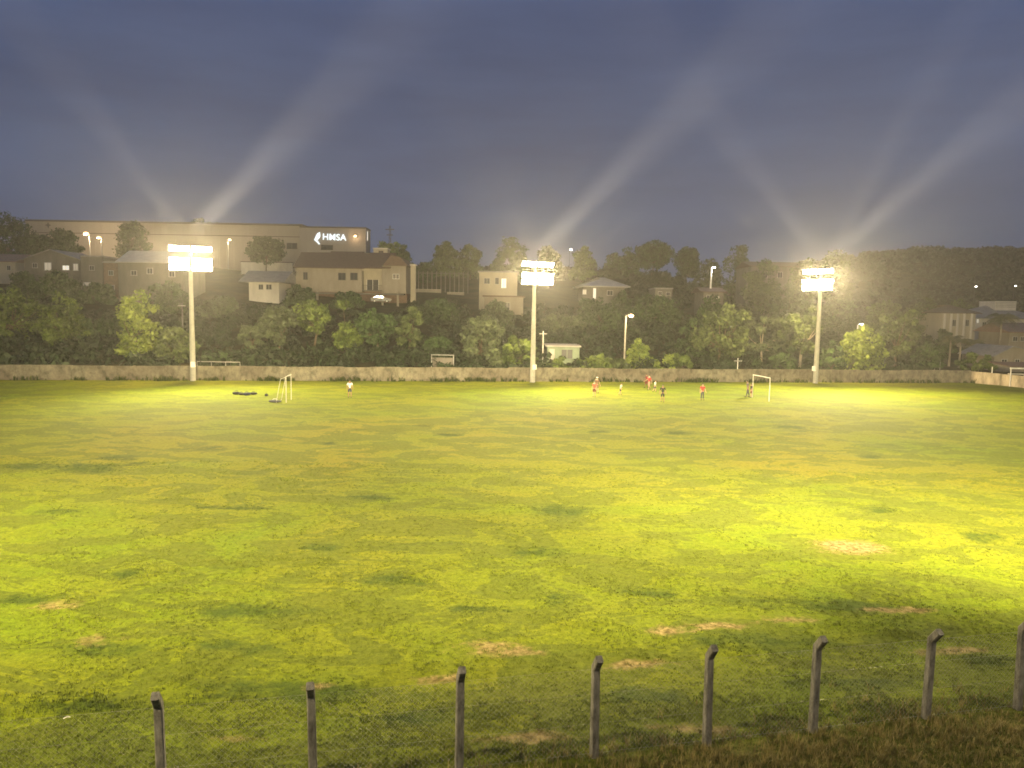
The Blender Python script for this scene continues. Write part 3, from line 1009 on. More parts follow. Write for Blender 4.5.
def person(px, foot, H, face, label, shirt, shorts, skin='skin_a', hair='hair', cap=None, legs=((8, 5), (-8, 8)), arms=((10, 12, 20), (-10, 12, 20)),
           lean=0.0, long_trousers=False, socks=None, group='players on the pitch'):
    g = G(px, foot)
    g.z = tz(g.x, g.y)
    root = thing('person', label, 'person', g, face, group)
    h = H
    Lr = Matrix.Rotation(R(-lean), 3, 'X')
    pel = Vector((0, 0, 0.52 * h))

    def up(v):
        return pel + Lr @ (Vector(v) - pel)
    V, Rr, E = [], [], []

    def add(v, r, par=None):
        V.append(Vector(v)); Rr.append(r)
        if par is not None: E.append((par, len(V) - 1))
        return len(V) - 1
    i_p = add(pel, 0.062 * h)
    i_w = add(up((0, 0.0, 0.61 * h)), 0.056 * h, i_p)
    i_c = add(up((0, 0.0, 0.72 * h)), 0.068 * h, i_w)
    i_n0 = add(up((0, 0.0, 0.81 * h)), 0.046 * h, i_c)
    i_n = add(up((0, 0.005 * h, 0.845 * h)), 0.030 * h, i_n0)
    i_h0 = add(up((0, 0.010 * h, 0.885 * h)), 0.040 * h, i_n)
    i_h1 = add(up((0, 0.008 * h, 0.935 * h)), 0.048 * h, i_h0)
    i_h2 = add(up((0, 0.002 * h, 0.972 * h)), 0.034 * h, i_h1)
    i_no = add(up((0, 0.066 * h, 0.918 * h)), 0.007 * h, i_h1)
    sleeves, thighs, feet = [], [], []
    for s, (sw, out, eb) in zip((-1, 1), arms):
        sh = Vector((s * 0.105 * h, 0, 0.80 * h))
        i_s = add(up(sh), 0.036 * h, i_n0)
        a1 = Matrix.Rotation(R(sw), 3, 'X') @ Matrix.Rotation(R(-s * out), 3, 'Y') @ Vector((0, 0, -1))
        el = sh + a1 * 0.175 * h
        a2 = Matrix.Rotation(R(sw + eb), 3, 'X') @ Matrix.Rotation(R(-s * out * 0.6), 3, 'Y') @ Vector((0, 0, -1))
        wr = el + a2 * 0.145 * h
        i_e = add(up(el), 0.024 * h, i_s)
        i_r = add(up(wr), 0.016 * h, i_e)
        pm = wr + a2 * 0.045 * h
        i_m = add(up(pm), (0.020 * h, 0.011 * h), i_r)
        sd = a2.cross(Vector((s, 0, 0))).normalized()
        for fi, (o_, ln) in enumerate(((-0.016, 0.040), (-0.005, 0.048), (0.006, 0.045), (0.016, 0.034))):
            b0 = pm + sd * o_ * h * 0.9 + a2 * 0.012 * h
            i_b = add(up(b0), 0.0055 * h, i_m)
            i_k = add(up(b0 + a2 * ln * h * 0.55), 0.005 * h, i_b)
            add(up(b0 + a2 * ln * h * 0.9 + Vector((-s * 0.012 * h, 0, 0))), 0.004 * h, i_k)
        i_t = add(up(wr + a2 * 0.018 * h + sd * 0.02 * h), 0.006 * h, i_r)
        add(up(wr + a2 * 0.04 * h + sd * 0.034 * h), 0.005 * h, i_t)
        sleeves.append((up(sh), up(sh.lerp(el, 0.75))))
    for s, (sw, kb) in zip((-1, 1), legs):
        hp = Vector((s * 0.05 * h, 0, 0.495 * h))
        i_hh = add(hp, 0.052 * h, i_p)
        d1 = Matrix.Rotation(R(sw), 3, 'X') @ Vector((s * 0.06, 0, -1)).normalized()
        kn = hp + d1 * 0.235 * h
        d2 = Matrix.Rotation(R(sw - kb), 3, 'X') @ Vector((s * 0.03, 0, -1)).normalized()
        an = kn + d2 * 0.225 * h
        i_k = add(kn, 0.034 * h, i_hh)
        i_cf = add(kn.lerp(an, 0.35), 0.031 * h, i_k)
        i_a = add(an, 0.019 * h, i_cf)
        fw = Matrix.Rotation(R((sw - kb) * 0.5), 3, 'X') @ Vector((0, 1, -0.12)).normalized()
        heel = an + Vector((0, -0.012 * h, -0.018 * h))
        toe = an + fw * 0.10 * h + Vector((0, 0, -0.014 * h))
        i_f = add(an + fw * 0.05 * h + Vector((0, 0, -0.016 * h)), 0.015 * h, i_a)
        add(toe, 0.012 * h, i_f)
        thighs.append((hp, kn, an)); feet.append((heel, toe, an))
    low = min(f[1].z for f in feet) - 0.016 * h
    dz = Vector((0, 0, -low))
    V2 = [v + dz for v in V]
    skin_obj('body', V2, Rr, E, M[skin], root)
    # shirt
    sv = [up((0, 0, 0.50 * h)) + dz, up((0, 0, 0.60 * h)) + dz, up((0, 0, 0.72 * h)) + dz, up((0, 0, 0.80 * h)) + dz, up((0, 0, 0.83 * h)) + dz]
    sr = [0.072 * h, 0.068 * h, 0.078 * h, 0.056 * h, 0.040 * h]
    se = [(0, 1), (1, 2), (2, 3), (3, 4)]
    for a, b in sleeves:
        k = len(sv)
        sv += [a + dz, b + dz]; sr += [0.046 * h, 0.038 * h]
        se += [(3, k), (k, k + 1)]
    skin_obj('shirt', sv, sr, se, M[shirt], root, 2)
    pv = [pel + Vector((0, 0, 0.035 * h)) + dz, pel + dz]
    pr = [0.070 * h, 0.074 * h]
    pe = [(0, 1)]
    for hp, kn, an in thighs:
        k = len(pv)
        e = kn.lerp(an, 0.85) if long_trousers else hp.lerp(kn, 0.85)
        pv += [hp + dz, kn.lerp(hp, 0.15) + dz, e + dz]
        pr += [0.060 * h, 0.047 * h, 0.036 * h if long_trousers else 0.046 * h]
        pe += [(1, k), (k, k + 1), (k + 1, k + 2)]
    skin_obj('trousers' if long_trousers else 'shorts', pv, pr, pe, M[shorts], root, 1)
    hc = up((0, -0.004 * h, 0.943 * h)) + dz
    mb = MB()
    mb.ball(hc, (0.050 * h, 0.056 * h, 0.052 * h), 14, 8, -0.15, M=Lr)
    if cap:
        mb.box(hc + Lr @ Vector((0, 0.075 * h, 0.008 * h)), (0.07 * h, 0.06 * h, 0.008 * h), M=Lr)
    mb.build('cap' if cap else 'hair', M[cap] if cap else M[hair], root, world=False)
    for s in (-1, 1):
        MB().ball(up((s * 0.017 * h, 0.053 * h, 0.935 * h)) + dz, 0.006 * h, 8, 6).build('eye', M['white_paint'], root, world=False)
    for heel, toe, an in feet:
        mid = (heel + toe) / 2 + dz
        d = (toe - heel).normalized()
        rm = d.to_track_quat('Y', 'Z').to_matrix()
        mb = MB()
        mb.ball(mid + Vector((0, 0, 0.004 * h)), (0.026 * h, 0.075 * h, 0.024 * h), 12, 8, M=rm)
        mb.build('shoe', M['cloth_black'], root, world=False)
    return root


person(594.2, 396.5, 1.68, R(160), 'player in an orange red shirt standing in front of the one in a white cap', 'cloth_orange_red', 'cloth_maroon', legs=((4, 3), (-4, 3)))
person(596.8, 393.0, 1.78, R(200), 'person in a white cap and brown shirt at the left end of the players', 'cloth_brown', 'cloth_brown', cap='cap_white', legs=((3, 2), (-5, 4)))
person(620.3, 395.2, 1.32, R(-60), 'small player in a pale top and black shorts, legs apart', 'cloth_mint', 'cloth_black', legs=((22, 18), (-24, 12)), arms=((35, 18, 40), (-30, 18, 40)), lean=14)
person(649.0, 389.6, 1.80, R(120), 'player in a bright red shirt furthest from the viewer near the wall', 'cloth_red', 'cloth_pink', legs=((18, 10), (-16, 20)), arms=((-20, 20, 30), (25, 20, 40)))
person(646.2, 387.8, 1.72, R(60), 'player in a dark red shirt partly behind the bright red one', 'cloth_dark_red', 'cloth_dark_red', skin='skin_b', legs=((10, 6), (-14, 12)))
person(654.6, 392.4, 1.38, R(-100), 'small player in a grey white top beside the bright red one', 'cloth_pale', 'cloth_navy', legs=((16, 14), (-16, 12)), lean=8)
person(662.4, 402.2, 1.78, R(170), 'player dressed all in black, nearest of the group', 'cloth_black', 'cloth_black', skin='skin_b', legs=((8, 4), (-8, 8)), arms=((14, 16, 30), (-10, 16, 30)))
person(702.2, 400.2, 1.76, R(195), 'player in a red shirt and long dark trousers standing alone', 'cloth_red', 'cloth_slate', legs=((2, 2), (-2, 2)), long_trousers=True)
person(747.6, 397.2, 1.86, R(90), 'tall person in dark grey clothes at the left post of the right goal', 'cloth_grey', 'cloth_slate', skin='skin_b', legs=((16, 6), (-12, 8)), long_trousers=True, lean=6)
person(750.9, 397.6, 1.52, R(100), 'smaller person in a black top close against the right goal post', 'cloth_black', 'cloth_maroon', legs=((6, 4), (-6, 6)))
person(349.8, 397.6, 1.78, R(200), 'lone player in a pale shirt and dark shorts right of the left goal', 'cloth_pale', 'cloth_navy', skin='skin_b', legs=((4, 3), (-6, 4)))


# ------------------------------------------------------------------ bags on the grass, litter
def bag(px, py, L_, Wd, Hh, rz, label, m, top=None):
    g = G(px, py); g.z = tz(g.x, g.y)
    root = thing('sports_bag', label, 'bag', g, rz, 'bags left on the grass')
    mb = MB()
    n, segs = 10, 9
    rings = []
    for k in range(segs + 1):
        s = k / segs
        e = math.sin(math.pi * (0.06 + 0.88 * s)) ** 0.35
        rings.append([Vector(((s - 0.5) * L_, math.cos(2 * math.pi * i / n) * Wd / 2 * e, Hh / 2 + math.sin(2 * math.pi * i / n) * Hh / 2 * e * (1 + 0.1 * math.sin(4 * s + i)))) for i in range(n)])
    vs = [v for r in rings for v in r]
    fs = [(k * n + i, k * n + (i + 1) % n, (k + 1) * n + (i + 1) % n, (k + 1) * n + i) for k in range(segs) for i in range(n)]
    fs += [tuple(range(n))[::-1], tuple(range(segs * n, segs * n + n))]
    mb.add(vs, fs, True)
    mb.build('bag_body', m, root, world=False)
    hb = MB()
    hp = [Vector((-L_ * 0.2, 0, Hh * 0.96)), Vector((-L_ * 0.12, 0.02, Hh * 1.3)), Vector((L_ * 0.12, 0.02, Hh * 1.3)), Vector((L_ * 0.2, 0, Hh * 0.96))]
    hb.path(hp, [0.018] * 4, 6)
    hb.build('handle', top or M['cloth_black'], root, world=False)


bag(236.5, 394.4, 0.75, 0.36, 0.30, 0.2, 'black bag at the left end of the row on the grass', M['cloth_black'])
bag(241.5, 394.9, 0.6, 0.34, 0.26, -0.4, 'black bag second from the left in the row on the grass', M['cloth_black'])
bag(247.0, 395.4, 0.7, 0.4, 0.32, 0.5, 'largest dark bag in the middle of the row on the grass', M['cloth_navy'])
bag(253.5, 395.0, 0.7, 0.36, 0.26, -0.1, 'dark bag at the right end of the row on the grass', M['cloth_black'])
bag(266.4, 396.0, 0.34, 0.28, 0.24, 0.1, 'small dark bag alone between the row and the left goal', M['cloth_black'])
bag(275.0, 402.3, 1.15, 0.5, 0.26, -0.12, 'long dark bag with a pale top lying before the left goal', M['cloth_slate'], M['cloth_pale'])
g = G(67, 719.5); g.z = tz(g.x, g.y)
lt = thing('litter', 'scrap of white litter on the grass at lower left', 'litter', g, 0.4)
mb = MB()
mb.add([(-0.14, -0.03, 0.05), (0.0, -0.035, 0.075), (0.14, -0.01, 0.06), (0.13, 0.04, 0.055), (0.0, 0.045, 0.075), (-0.13, 0.03, 0.06),
        (-0.14, -0.03, 0.045), (0.0, -0.035, 0.08), (0.14, -0.01, 0.055), (0.13, 0.04, 0.05), (0.0, 0.045, 0.07), (-0.13, 0.03, 0.055)],
       [(0, 1, 4, 5), (1, 2, 3, 4), (11, 10, 7, 6), (10, 9, 8, 7), (0, 5, 11, 6), (2, 8, 9, 3), (0, 6, 7, 1), (1, 7, 8, 2), (5, 4, 10, 11), (4, 3, 9, 10)])
mb.v = [(a * .55, b * .55, c) for a, b, c in mb.v]
mb.build('paper', M['goal_paint'], lt, world=False)

# ------------------------------------------------------------------ near fence
fr = thing('chain_link_fence', 'chain link fence on cranked concrete posts in the foreground', 'fence', (FEN0[0], FEN0[1], 0.3), 0)
tops = [(160, 700), (313, 685), (460, 673), (597, 658), (711, 648), (818, 637), (932, 628), (1025, 624)]
fpos = []
for px, py in tops:
    # each post stands on the fence line where this line of sight crosses it
    d = ray(px, py)
    k = (FEN0[0] * FD[1] - FEN0[1] * FD[0]) / (d.x * FD[1] - d.y * FD[0])
    fpos.append(np.array([d.x * k, d.y * k]))
step = fpos[1] - fpos[0]
fpos = [fpos[0] - step * 1.12] + fpos + [fpos[-1] + (fpos[-1] - fpos[-3]) / 2]
fn = Vector((FN[0], FN[1], 0)); fdv = Vector((FD[0], FD[1], 0))
rz = math.atan2(FD[1], FD[0])
tip_z = []
for i, p in enumerate(fpos):
    gz = tz(p[0], p[1])
    o_ = Vector((p[0], p[1], 0)) - fn * 0.0
    zt = 2.16 + rng.uniform(-0.03, 0.03)
    hw, hd = 0.074, 0.08
    mb = MB()
    prof = [(0, -0.5), (0, zt - 0.02), (0.20, zt + 0.24)]
    ln = rng.normal(0, 0.010); le = rng.normal(0, 0.012)
    rings = []
    for (s, z), tap in zip(prof, (1.06, 0.97, 0.92)):
        c = o_ + fn * (s + ln * z) + fdv * (le * z) + Vector((0, 0, z))
        nn = fn if z < 1 else (fn * 0.88 + Vector((0, 0, -0.45 if s == 0 else -0.72))).normalized()
        rings.append([c + fdv * (sx * hw * tap) + nn * (sy * hd * tap) for sx, sy in ((-1, -1), (-1, -0.75), (-1, 0.75), (-0.75, 1), (0.75, 1), (1, 0.75), (1, -0.75), (0.75, -1), (-0.75, -1))][1:])
    nn_ = len(rings[0])
    vs = [v for r in rings for v in r]
    fs = [(k * nn_ + a, k * nn_ + (a + 1) % nn_, (k + 1) * nn_ + (a + 1) % nn_, (k + 1) * nn_ + a) for k in range(2) for a in range(nn_)]
    fs += [tuple(range(nn_))[::-1], tuple(range(2 * nn_, 3 * nn_))]
    mb.add(vs, fs)
    mb.build('fence_post', M['post'], fr)
# mesh fabric: two families of diagonal wires between ground and post tops
Lf = float(np.dot(fpos[-1] - fpos[0], FD))
a0 = Vector((fpos[0][0], fpos[0][1], 0)) + fn * 0.075
zb, zt = 0.38, 2.15
mb = MB()
pitch = 0.105
hgt = zt - zb
u = -hgt
wr = 0.0012
while u < Lf:
    for sg in (1, -1):
        u0, u1 = (u, u + hgt) if sg == 1 else (u + hgt, u)
        z0, z1 = zb, zt
        # clip to the run of the fence
        lo, hi = 0.0, Lf
        def zat(uu): return z0 + (uu - u0) / (u1 - u0) * (z1 - z0)
        ua, ub = min(max(u0, lo), hi), min(max(u1, lo), hi)
        if abs(ua - ub) < 0.05: continue
        mb.tube(a0 + fdv * ua + Vector((0, 0, zat(ua))), a0 + fdv * ub + Vector((0, 0, zat(ub))), wr, n=3, caps=False)
    u += pitch
mb.build('wire_mesh', M['wire'], fr)
for z in (0.45, 1.05, 1.65, 2.15):
    MB().tube(a0 + fn * 0.004 + Vector((0, 0, z)), a0 + fn * 0.004 + fdv * Lf + Vector((0, 0, z)), 0.0015, n=4).build('tension_wire', M['wire'], fr)


# ------------------------------------------------------------------ buildings
def window_at(root, px, py, wp, hp, Y, pane='glass', frame='roof_pale'):
    c = P(px, py, Y)
    w_, h_ = wp * Y / F, hp * Y / F
    f = 0.09
    mb = MB()
    y0, y1 = Y - 0.09, Y + 0.02
    mb.bbox(c.x - w_ / 2, c.x + w_ / 2, y0, y1, c.z + h_ / 2 - f, c.z + h_ / 2)
    mb.bbox(c.x - w_ / 2 - 0.06, c.x + w_ / 2 + 0.06, y0 - 0.04, y1, c.z - h_ / 2, c.z - h_ / 2 + f)
    mb.bbox(c.x - w_ / 2, c.x - w_ / 2 + f, y0, y1, c.z - h_ / 2 + f, c.z + h_ / 2 - f)
    mb.bbox(c.x + w_ / 2 - f, c.x + w_ / 2, y0, y1, c.z - h_ / 2 + f, c.z + h_ / 2 - f)
    mb.bbox(c.x - 0.03, c.x + 0.03, y0 + 0.01, y1, c.z - h_ / 2 + f, c.z + h_ / 2 - f)
    o = mb.build('window', M[frame], root)
    for s in (-1, 1):
        xa, xb = sorted((c.x + s * 0.03, c.x + s * (w_ / 2 - f)))
        MB().bbox(xa, xb, Y - 0.04, Y + 0.015, c.z - h_ / 2 + f, c.z + h_ / 2 - f).build('pane', M[pane], o)
    return o


def door_at(root, px, py, wp, hp, Y, m='brick'):
    c = P(px, py, Y)
    w_, h_ = wp * Y / F, hp * Y / F
    o = MB().bbox(c.x - w_ / 2, c.x + w_ / 2, Y - 0.05, Y + 0.02, c.z - h_ / 2, c.z + h_ / 2).build('door', M[m], root)
    MB().bbox(c.x + w_ * 0.3, c.x + w_ * 0.38, Y - 0.1, Y - 0.05, c.z - 0.05, c.z + 0.06).build('handle', M['steel'], o)


def house(label, xl, xr, eave, base, Y, D, wall, roof, rtype='gable_side', ridge=None, name='house', cat='house', over=0.4, group=None, rx=None, lower=None):
    """wall front on the plane y = Y between two lines of sight; ridge = picture height of the roof's top"""
    a, b = P(xl, base, Y), P(xr, base, Y)
    zt = (P(xl, eave, Y).z + P(xr, eave, Y).z) / 2
    z0 = min(a.z, tz(a.x, Y), tz(b.x, Y), tz(b.x, Y + D)) - 0.6
    root = thing(name, label, cat, ((a.x + b.x) / 2, Y + D / 2, z0), 0, group)
    x0, x1 = a.x, b.x
    xm = (x0 + x1) / 2
    zr = P((xl + xr) / 2, ridge, Y + (D / 2 if rtype != 'gable_front' else 0)).z if ridge else zt + 0.3
    if rtype == 'gable_front':
        rxp = P(rx, ridge, Y).x if rx else xm
        MB().prism([(x0, z0), (x1, z0), (x1, zt), (rxp, zr - 0.1), (x0, zt)], Y, Y + D, 'y').build('wall', M[wall], root)
        mb = MB()
        for (e, s) in ((x0, -1), (x1, 1)):
            ex, ez = e + s * over, zt - over * (zr - zt) / abs(e - rxp)
            mb.prism([(rxp, zr - 0.1 + 0.004), (ex, ez + 0.004), (ex, ez + 0.16), (rxp, zr + 0.06)], Y - over, Y + D + over, 'y')
        mb.build('roof', M[roof], root)
    elif rtype == 'flat':
        MB().bbox(x0, x1, Y, Y + D, z0, zt).build('wall', M[wall], root)
        mb = MB()
        mb.bbox(x0 - over * 0.4, x1 + over * 0.4, Y - over * 0.4, Y + D + over * 0.4, zt + 0.003, zt + 0.28)
        mb.build('roof', M[roof], root)
    else:
        zb0 = a.z if lower else z0
        MB().bbox(x0, x1, Y, Y + D, zb0, zt).build('wall', M[wall], root)
        if lower:
            MB().bbox(x0 + 3, x1 - .01, Y + 2.6, Y + D - .2, z0, zb0 - .002).build('basement', M[lower], root)
        mb = MB()
        X0, X1, Y0, Y1 = x0 - over, x1 + over, Y - over, Y + D + over
        ym = Y + D / 2
        ins = (D / 2) * (1.0 if rtype == 'hip' else 0.0)
        if rtype == 'pyramid': ins = (X1 - X0) / 2 - 0.3
        if rtype == 'shed':
            vs = [(X0, Y0, zt + .02), (X1, Y0, zt + .02), (X1, Y1, zr), (X0, Y1, zr), (X0, Y0, zt + .2), (X1, Y0, zt + .2), (X1, Y1, zr + .18), (X0, Y1, zr + .18)]
            mb.add(vs, [(0, 3, 2, 1), (4, 5, 6, 7), (0, 1, 5, 4), (1, 2, 6, 5), (2, 3, 7, 6), (3, 0, 4, 7)])
        else:
            vs = [(X0, Y0, zt + .01), (X1, Y0, zt + .01), (X1, Y1, zt + .01), (X0, Y1, zt + .01), (X0, Y0, zt + .16), (X1, Y0, zt + .16), (X1, Y1, zt + .16), (X0, Y1, zt + .16),
                  (X0 + ins, ym, zr), (X1 - ins, ym, zr)]
            mb.add(vs, [(0, 3, 2, 1), (0, 1, 5, 4), (1, 2, 6, 5), (2, 3, 7, 6), (3, 0, 4, 7), (4, 5, 9, 8), (5, 6, 9), (6, 7, 8, 9), (7, 4, 8)])
        mb.build('roof', M[roof], root)
    return root


# the warehouse along the hilltop
WY = 236.0
a, b = P(27, 262, WY), P(303, 262, WY)
zt = P(165, 223.6, WY).z
wz0 = tz(a.x, WY) - 2.5
wh = thing('warehouse', 'very long pale metal clad warehouse across the hilltop on the left', 'warehouse', ((a.x + b.x) / 2, WY + 20, wz0))
MB().bbox(a.x, b.x, WY, WY + 42, wz0, zt).build('wall', M['clad'], wh)
MB().bbox(a.x - 0.15, b.x + 0.0, WY - 0.15, WY + 42.1, zt + 0.003, zt + 0.55).build('coping', M['coping'], wh)
c2 = P(368, 262, WY)
zt2 = P(335, 229.3, WY).z
MB().bbox(b.x + 0.01, c2.x, WY - 3.5, WY + 4.0, wz0 + 0.1, zt2).build('office_block', M['clad_grey'], wh)
MB().bbox(b.x + 0.02, c2.x + 0.12, WY - 3.64, WY + 4.1, zt2 + 0.003, zt2 + 0.4).build('coping', M['coping'], wh)
mb = MB()
for k in range(38):
    x = a.x + (b.x - a.x) * (k + 0.5) / 38
    mb.bbox(x - 0.05, x + 0.05, WY - 0.06, WY - 0.001, wz0 + 0.2, zt - 0.05)
mb.build('cladding_rib', M['clad'], wh)
mb = MB()
mb.bbox(a.x, b.x - 0.01, WY - 0.11, WY - 0.062, zt - 3.4, zt - 3.2)
mb.build('flashing', M['coping'], wh)
for (px, py, ww, hh, yy) in ((292, 246, 10.5, 6, WY), (327, 247.5, 12, 5, WY - 3.5), (312, 262, 6, 4, WY - 3.5)):
    window_at(wh, px, py, ww, hh, yy, 'glass', 'coping')
em = P(48.5, 225.2, WY)
mb = MB()
mb.prism([(em.x - 1.0, em.z), (em.x - .28, em.z - .28), (em.x, em.z - 1.0), (em.x + .28, em.z - .28), (em.x + 1.0, em.z), (em.x + .28, em.z + .28), (em.x, em.z + 1.0), (em.x - .28, em.z + .28)], WY - 0.2, WY - 0.07, 'y')
mb.build('wall_emblem', M['coping'], wh)
# illuminated company sign
SY = WY - 3.5
sg = thing('illuminated_sign', 'glowing white letters with a curved emblem on the grey end of the warehouse', 'sign', P(336, 238, SY - 0.3))
tl = P(322.3, 239.6, SY - 0.35)
fc = bpy.data.curves.new('sign_lettering', 'FONT')
fc.body = 'HMSA'
fc.size = 2.6
fc.extrude = 0.08
fc.offset = 0.03
fc.space_character = 1.06
fc.materials.append(M['sign'])
tmp = link('lettering_curve', fc)
dg = bpy.context.evaluated_depsgraph_get()
lme = bpy.data.meshes.new_from_object(tmp.evaluated_get(dg))
bpy.data.objects.remove(tmp)
fo = link('lettering', lme, sg)
fo.location = tl - sg.location
fo.rotation_euler = (R(90), R(1.2), 0)
em_pts = [(319.9, 232.2), (318.0, 233.0), (316.2, 235.2), (315.2, 238.0), (314.0, 239.8), (316.3, 241.6), (319.0, 244.6), (319.9, 243.8), (318.2, 241.4), (316.4, 239.4), (318.6, 239.2), (320.2, 236.2)]
poly = [(P(x, y, SY - 0.35).x, P(x, y, SY - 0.35).z) for x, y in em_pts]
MB().prism(poly, SY - 0.42, SY - 0.28, 'y').build('emblem', M['sign'], sg)
edge = P(367.6, 236, SY)
es = thing('strip_light', 'thin vertical white strip light at the right corner of the warehouse', 'light strip', (edge.x, SY - 0.2, edge.z - 1.2))
MB().bbox(edge.x - 0.10, edge.x + 0.10, SY - 0.26, SY - 0.16, edge.z - 1.3, edge.z + 1.3).build('tube', emit('strip_light_tube', (1, 0.95, 0.88), 0.6), es)
MB().bbox(edge.x - 0.16, edge.x + 0.16, SY - 0.155, SY - 0.145 + 0.14, edge.z - 1.4, edge.z + 1.4).build('backing', M['white_paint'], es)

# houses on the slope, left to right
h = house('pale gabled house with two lit windows above the dark domed tree', 25, 81, 259.5, 280, 165, 12, 'grey_wall', 'roof_grey', 'gable_front', 249.5, rx=50)
window_at(h, 66, 267.8, 7, 5, 165, 'lit_win'); window_at(h, 75.8, 267.2, 5, 7, 165, 'lit_dim'); window_at(h, 35, 265.5, 5, 5, 165); window_at(h, 48, 266.5, 7, 8, 165, 'lit_dim')
h = house('grey two storey block right of the house with two lit windows', 82, 104, 257, 300, 162, 10, 'grey_wall', 'roof_grey', 'flat')
window_at(h, 92, 268, 5, 5, 162); window_at(h, 87, 284, 8, 3.5, 162, 'lit_dim'); window_at(h, 96, 288, 5, 9, 162)
h = house('narrow dark brown block squeezed between grey block and pale roofed house', 104.5, 118.5, 263, 300, 160, 9, 'brick', 'roof_grey', 'flat')
window_at(h, 111, 273, 5, 5, 160); window_at(h, 112, 288, 5, 6, 160)
h = house('wide house with a pale sloping roof left of the left floodlights', 119, 184, 263, 300, 156, 11, 'grey_wall', 'roof_pale', 'gable_side', 251)
window_at(h, 150, 271, 6, 6, 156); window_at(h, 134, 273, 6, 5, 156); window_at(h, 172, 274, 6, 6, 156)
h = house('low house with rusty roof at the far left edge beside the lit house', -20, 16, 262, 285, 172, 10, 'cream', 'roof_pink', 'gable_side', 254)
window_at(h, 9, 268, 4, 5, 172)
h = house('small white house with two dark windows beneath a grey roof', 249, 279, 282.5, 297, 163, 9, 'white_wall', 'roof_grey', 'gable_side', 271, over=1.6)
window_at(h, 261, 287, 5, 5.5, 163); window_at(h, 269, 287, 6, 5.5, 163)
a, b = P(241, 266, 205), P(292, 266, 205)
rw = thing('retaining_wall', 'pale retaining wall behind the lone round tree', 'wall', ((a.x + b.x) / 2, 205, tz(a.x, 205) - 1))
MB().bbox(a.x, b.x, 205, 205.4, tz(a.x, 205) - 1, P(266, 262.5, 205).z).build('panel', M['white_wall'], rw)
MB().bbox(a.x - 0.1, b.x + 0.1, 204.9, 205.5, P(266, 262.5, 205).z + 0.002, P(266, 261.7, 205).z).build('coping', M['coping'], rw)

# the long brown roofed house
HY = 170.0
h = house('long house with a brown roof and recessed balcony below the warehouse sign', 296, 362, 268.5, 291, HY, 13, 'beige', 'roof_brown', 'gable_side', 252.5, over=0.5, lower='brick')
hx = wloc(h)
window_at(h, 305.5, 276, 4.5, 7.5, HY, 'glass', 'coping'); window_at(h, 342, 276.5, 7.5, 7.5, HY, 'glass', 'coping'); window_at(h, 354, 276.5, 7.5, 7.5, HY, 'glass', 'coping')
# right wing stands further back behind the balcony, then comes forward again
q0, q1, q2 = P(362, 291, HY), P(382, 291, HY), P(406, 292, HY)
zt_ = P(362, 268.5, HY).z; zb_ = P(372, 290, HY).z
zf = tz(q2.x, HY) - 1.5
MB().bbox(q0.x + .01, q2.x - .2, HY + 2.65, HY + 12.6, zf, zb_ - .33).build('basement', M['brick'], h)
MB().bbox(q0.x + .01, q1.x, HY + 2.2, HY + 12.9, zb_ - .3, zt_).build('balcony_wall', M['cream'], h)
MB().bbox(q1.x + .01, q2.x, HY + 0.05, HY + 12.8, q2.z - .3, P(394, 266, HY).z).build('side_wing', M['beige'], h)
MB().bbox(q0.x + .02, q1.x - .02, HY - 0.1, HY + 2.18, zb_ - 0.25, zb_).build('balcony_floor', M['grey_wall'], h)
rl = MB()
for k in range(22):
    x = q0.x + .1 + (q1.x - q0.x - .2) * k / 21
    rl.tube((x, HY - 0.02, zb_), (x, HY - 0.02, zb_ + 1.0), 0.025, n=4)
rl.bbox(q0.x + .03, q1.x - .03, HY - 0.06, HY + 0.02, zb_ + 1.0, zb_ + 1.07)
rl.build('balcony_railing', M['dark_steel'], h)
MB().bbox(q0.x + .02, q1.x - .02, HY + 0.06, HY + 0.35, zt_ - 0.5, zt_ - 0.02).build('balcony_beam', M['cream'], h)
c = P(371, 279, HY)
MB().bbox(c.x - 1.3, c.x + 1.3, HY + 2.13, HY + 2.19, zb_ + .02, zb_ + 2.3).build('balcony_door', M['glass'], h)
for s in (-1, 0, 1):
    MB().bbox(c.x + s * 1.3 - .05, c.x + s * 1.3 + .05, HY + 2.08, HY + 2.128, zb_ + .02, zb_ + 2.3).build('door_frame', M['white_paint'], h)
mb = MB()
rz0 = zt_ + 0.02
rzr = P(372, 253.5, HY + 6.5).z
mb.prism([(HY - .5, rz0), (HY + 6.5, rzr), (HY + 13.4, rz0), (HY + 13.4, rz0 + .2), (HY + 6.5, rzr + .22), (HY - .5, rz0 + .2)], P(362, 260, HY).x + .52, P(391, 260, HY).x, 'x')
mb.build('roof', M['roof_brown'], h)
mb = MB()
mb.prism([(q1.x + 0.2, P(394, 266, HY).z + .01), (q2.x + .5, P(394, 266, HY).z + .01), (q2.x - 1.3, P(394, 257, HY).z), (q1.x + 2.0, P(394, 255, HY).z)], HY - 0.4, HY + 13.2, 'y')
mb.build('roof', M['roof_brown'], h)
mb = MB()
mb.prism([(HY + 5, P(348, 258, HY).z), (HY + 9.5, P(348, 250.8, HY + 7).z), (HY + 14, P(348, 258, HY).z)], P(321, 258, HY).x, P(356, 258, HY).x, 'x')
mb.build('raised_roof', M['roof_brown'], h)
window_at(h, 396, 276.5, 6.5, 5, HY + 0.05, 'glass', 'white_paint')
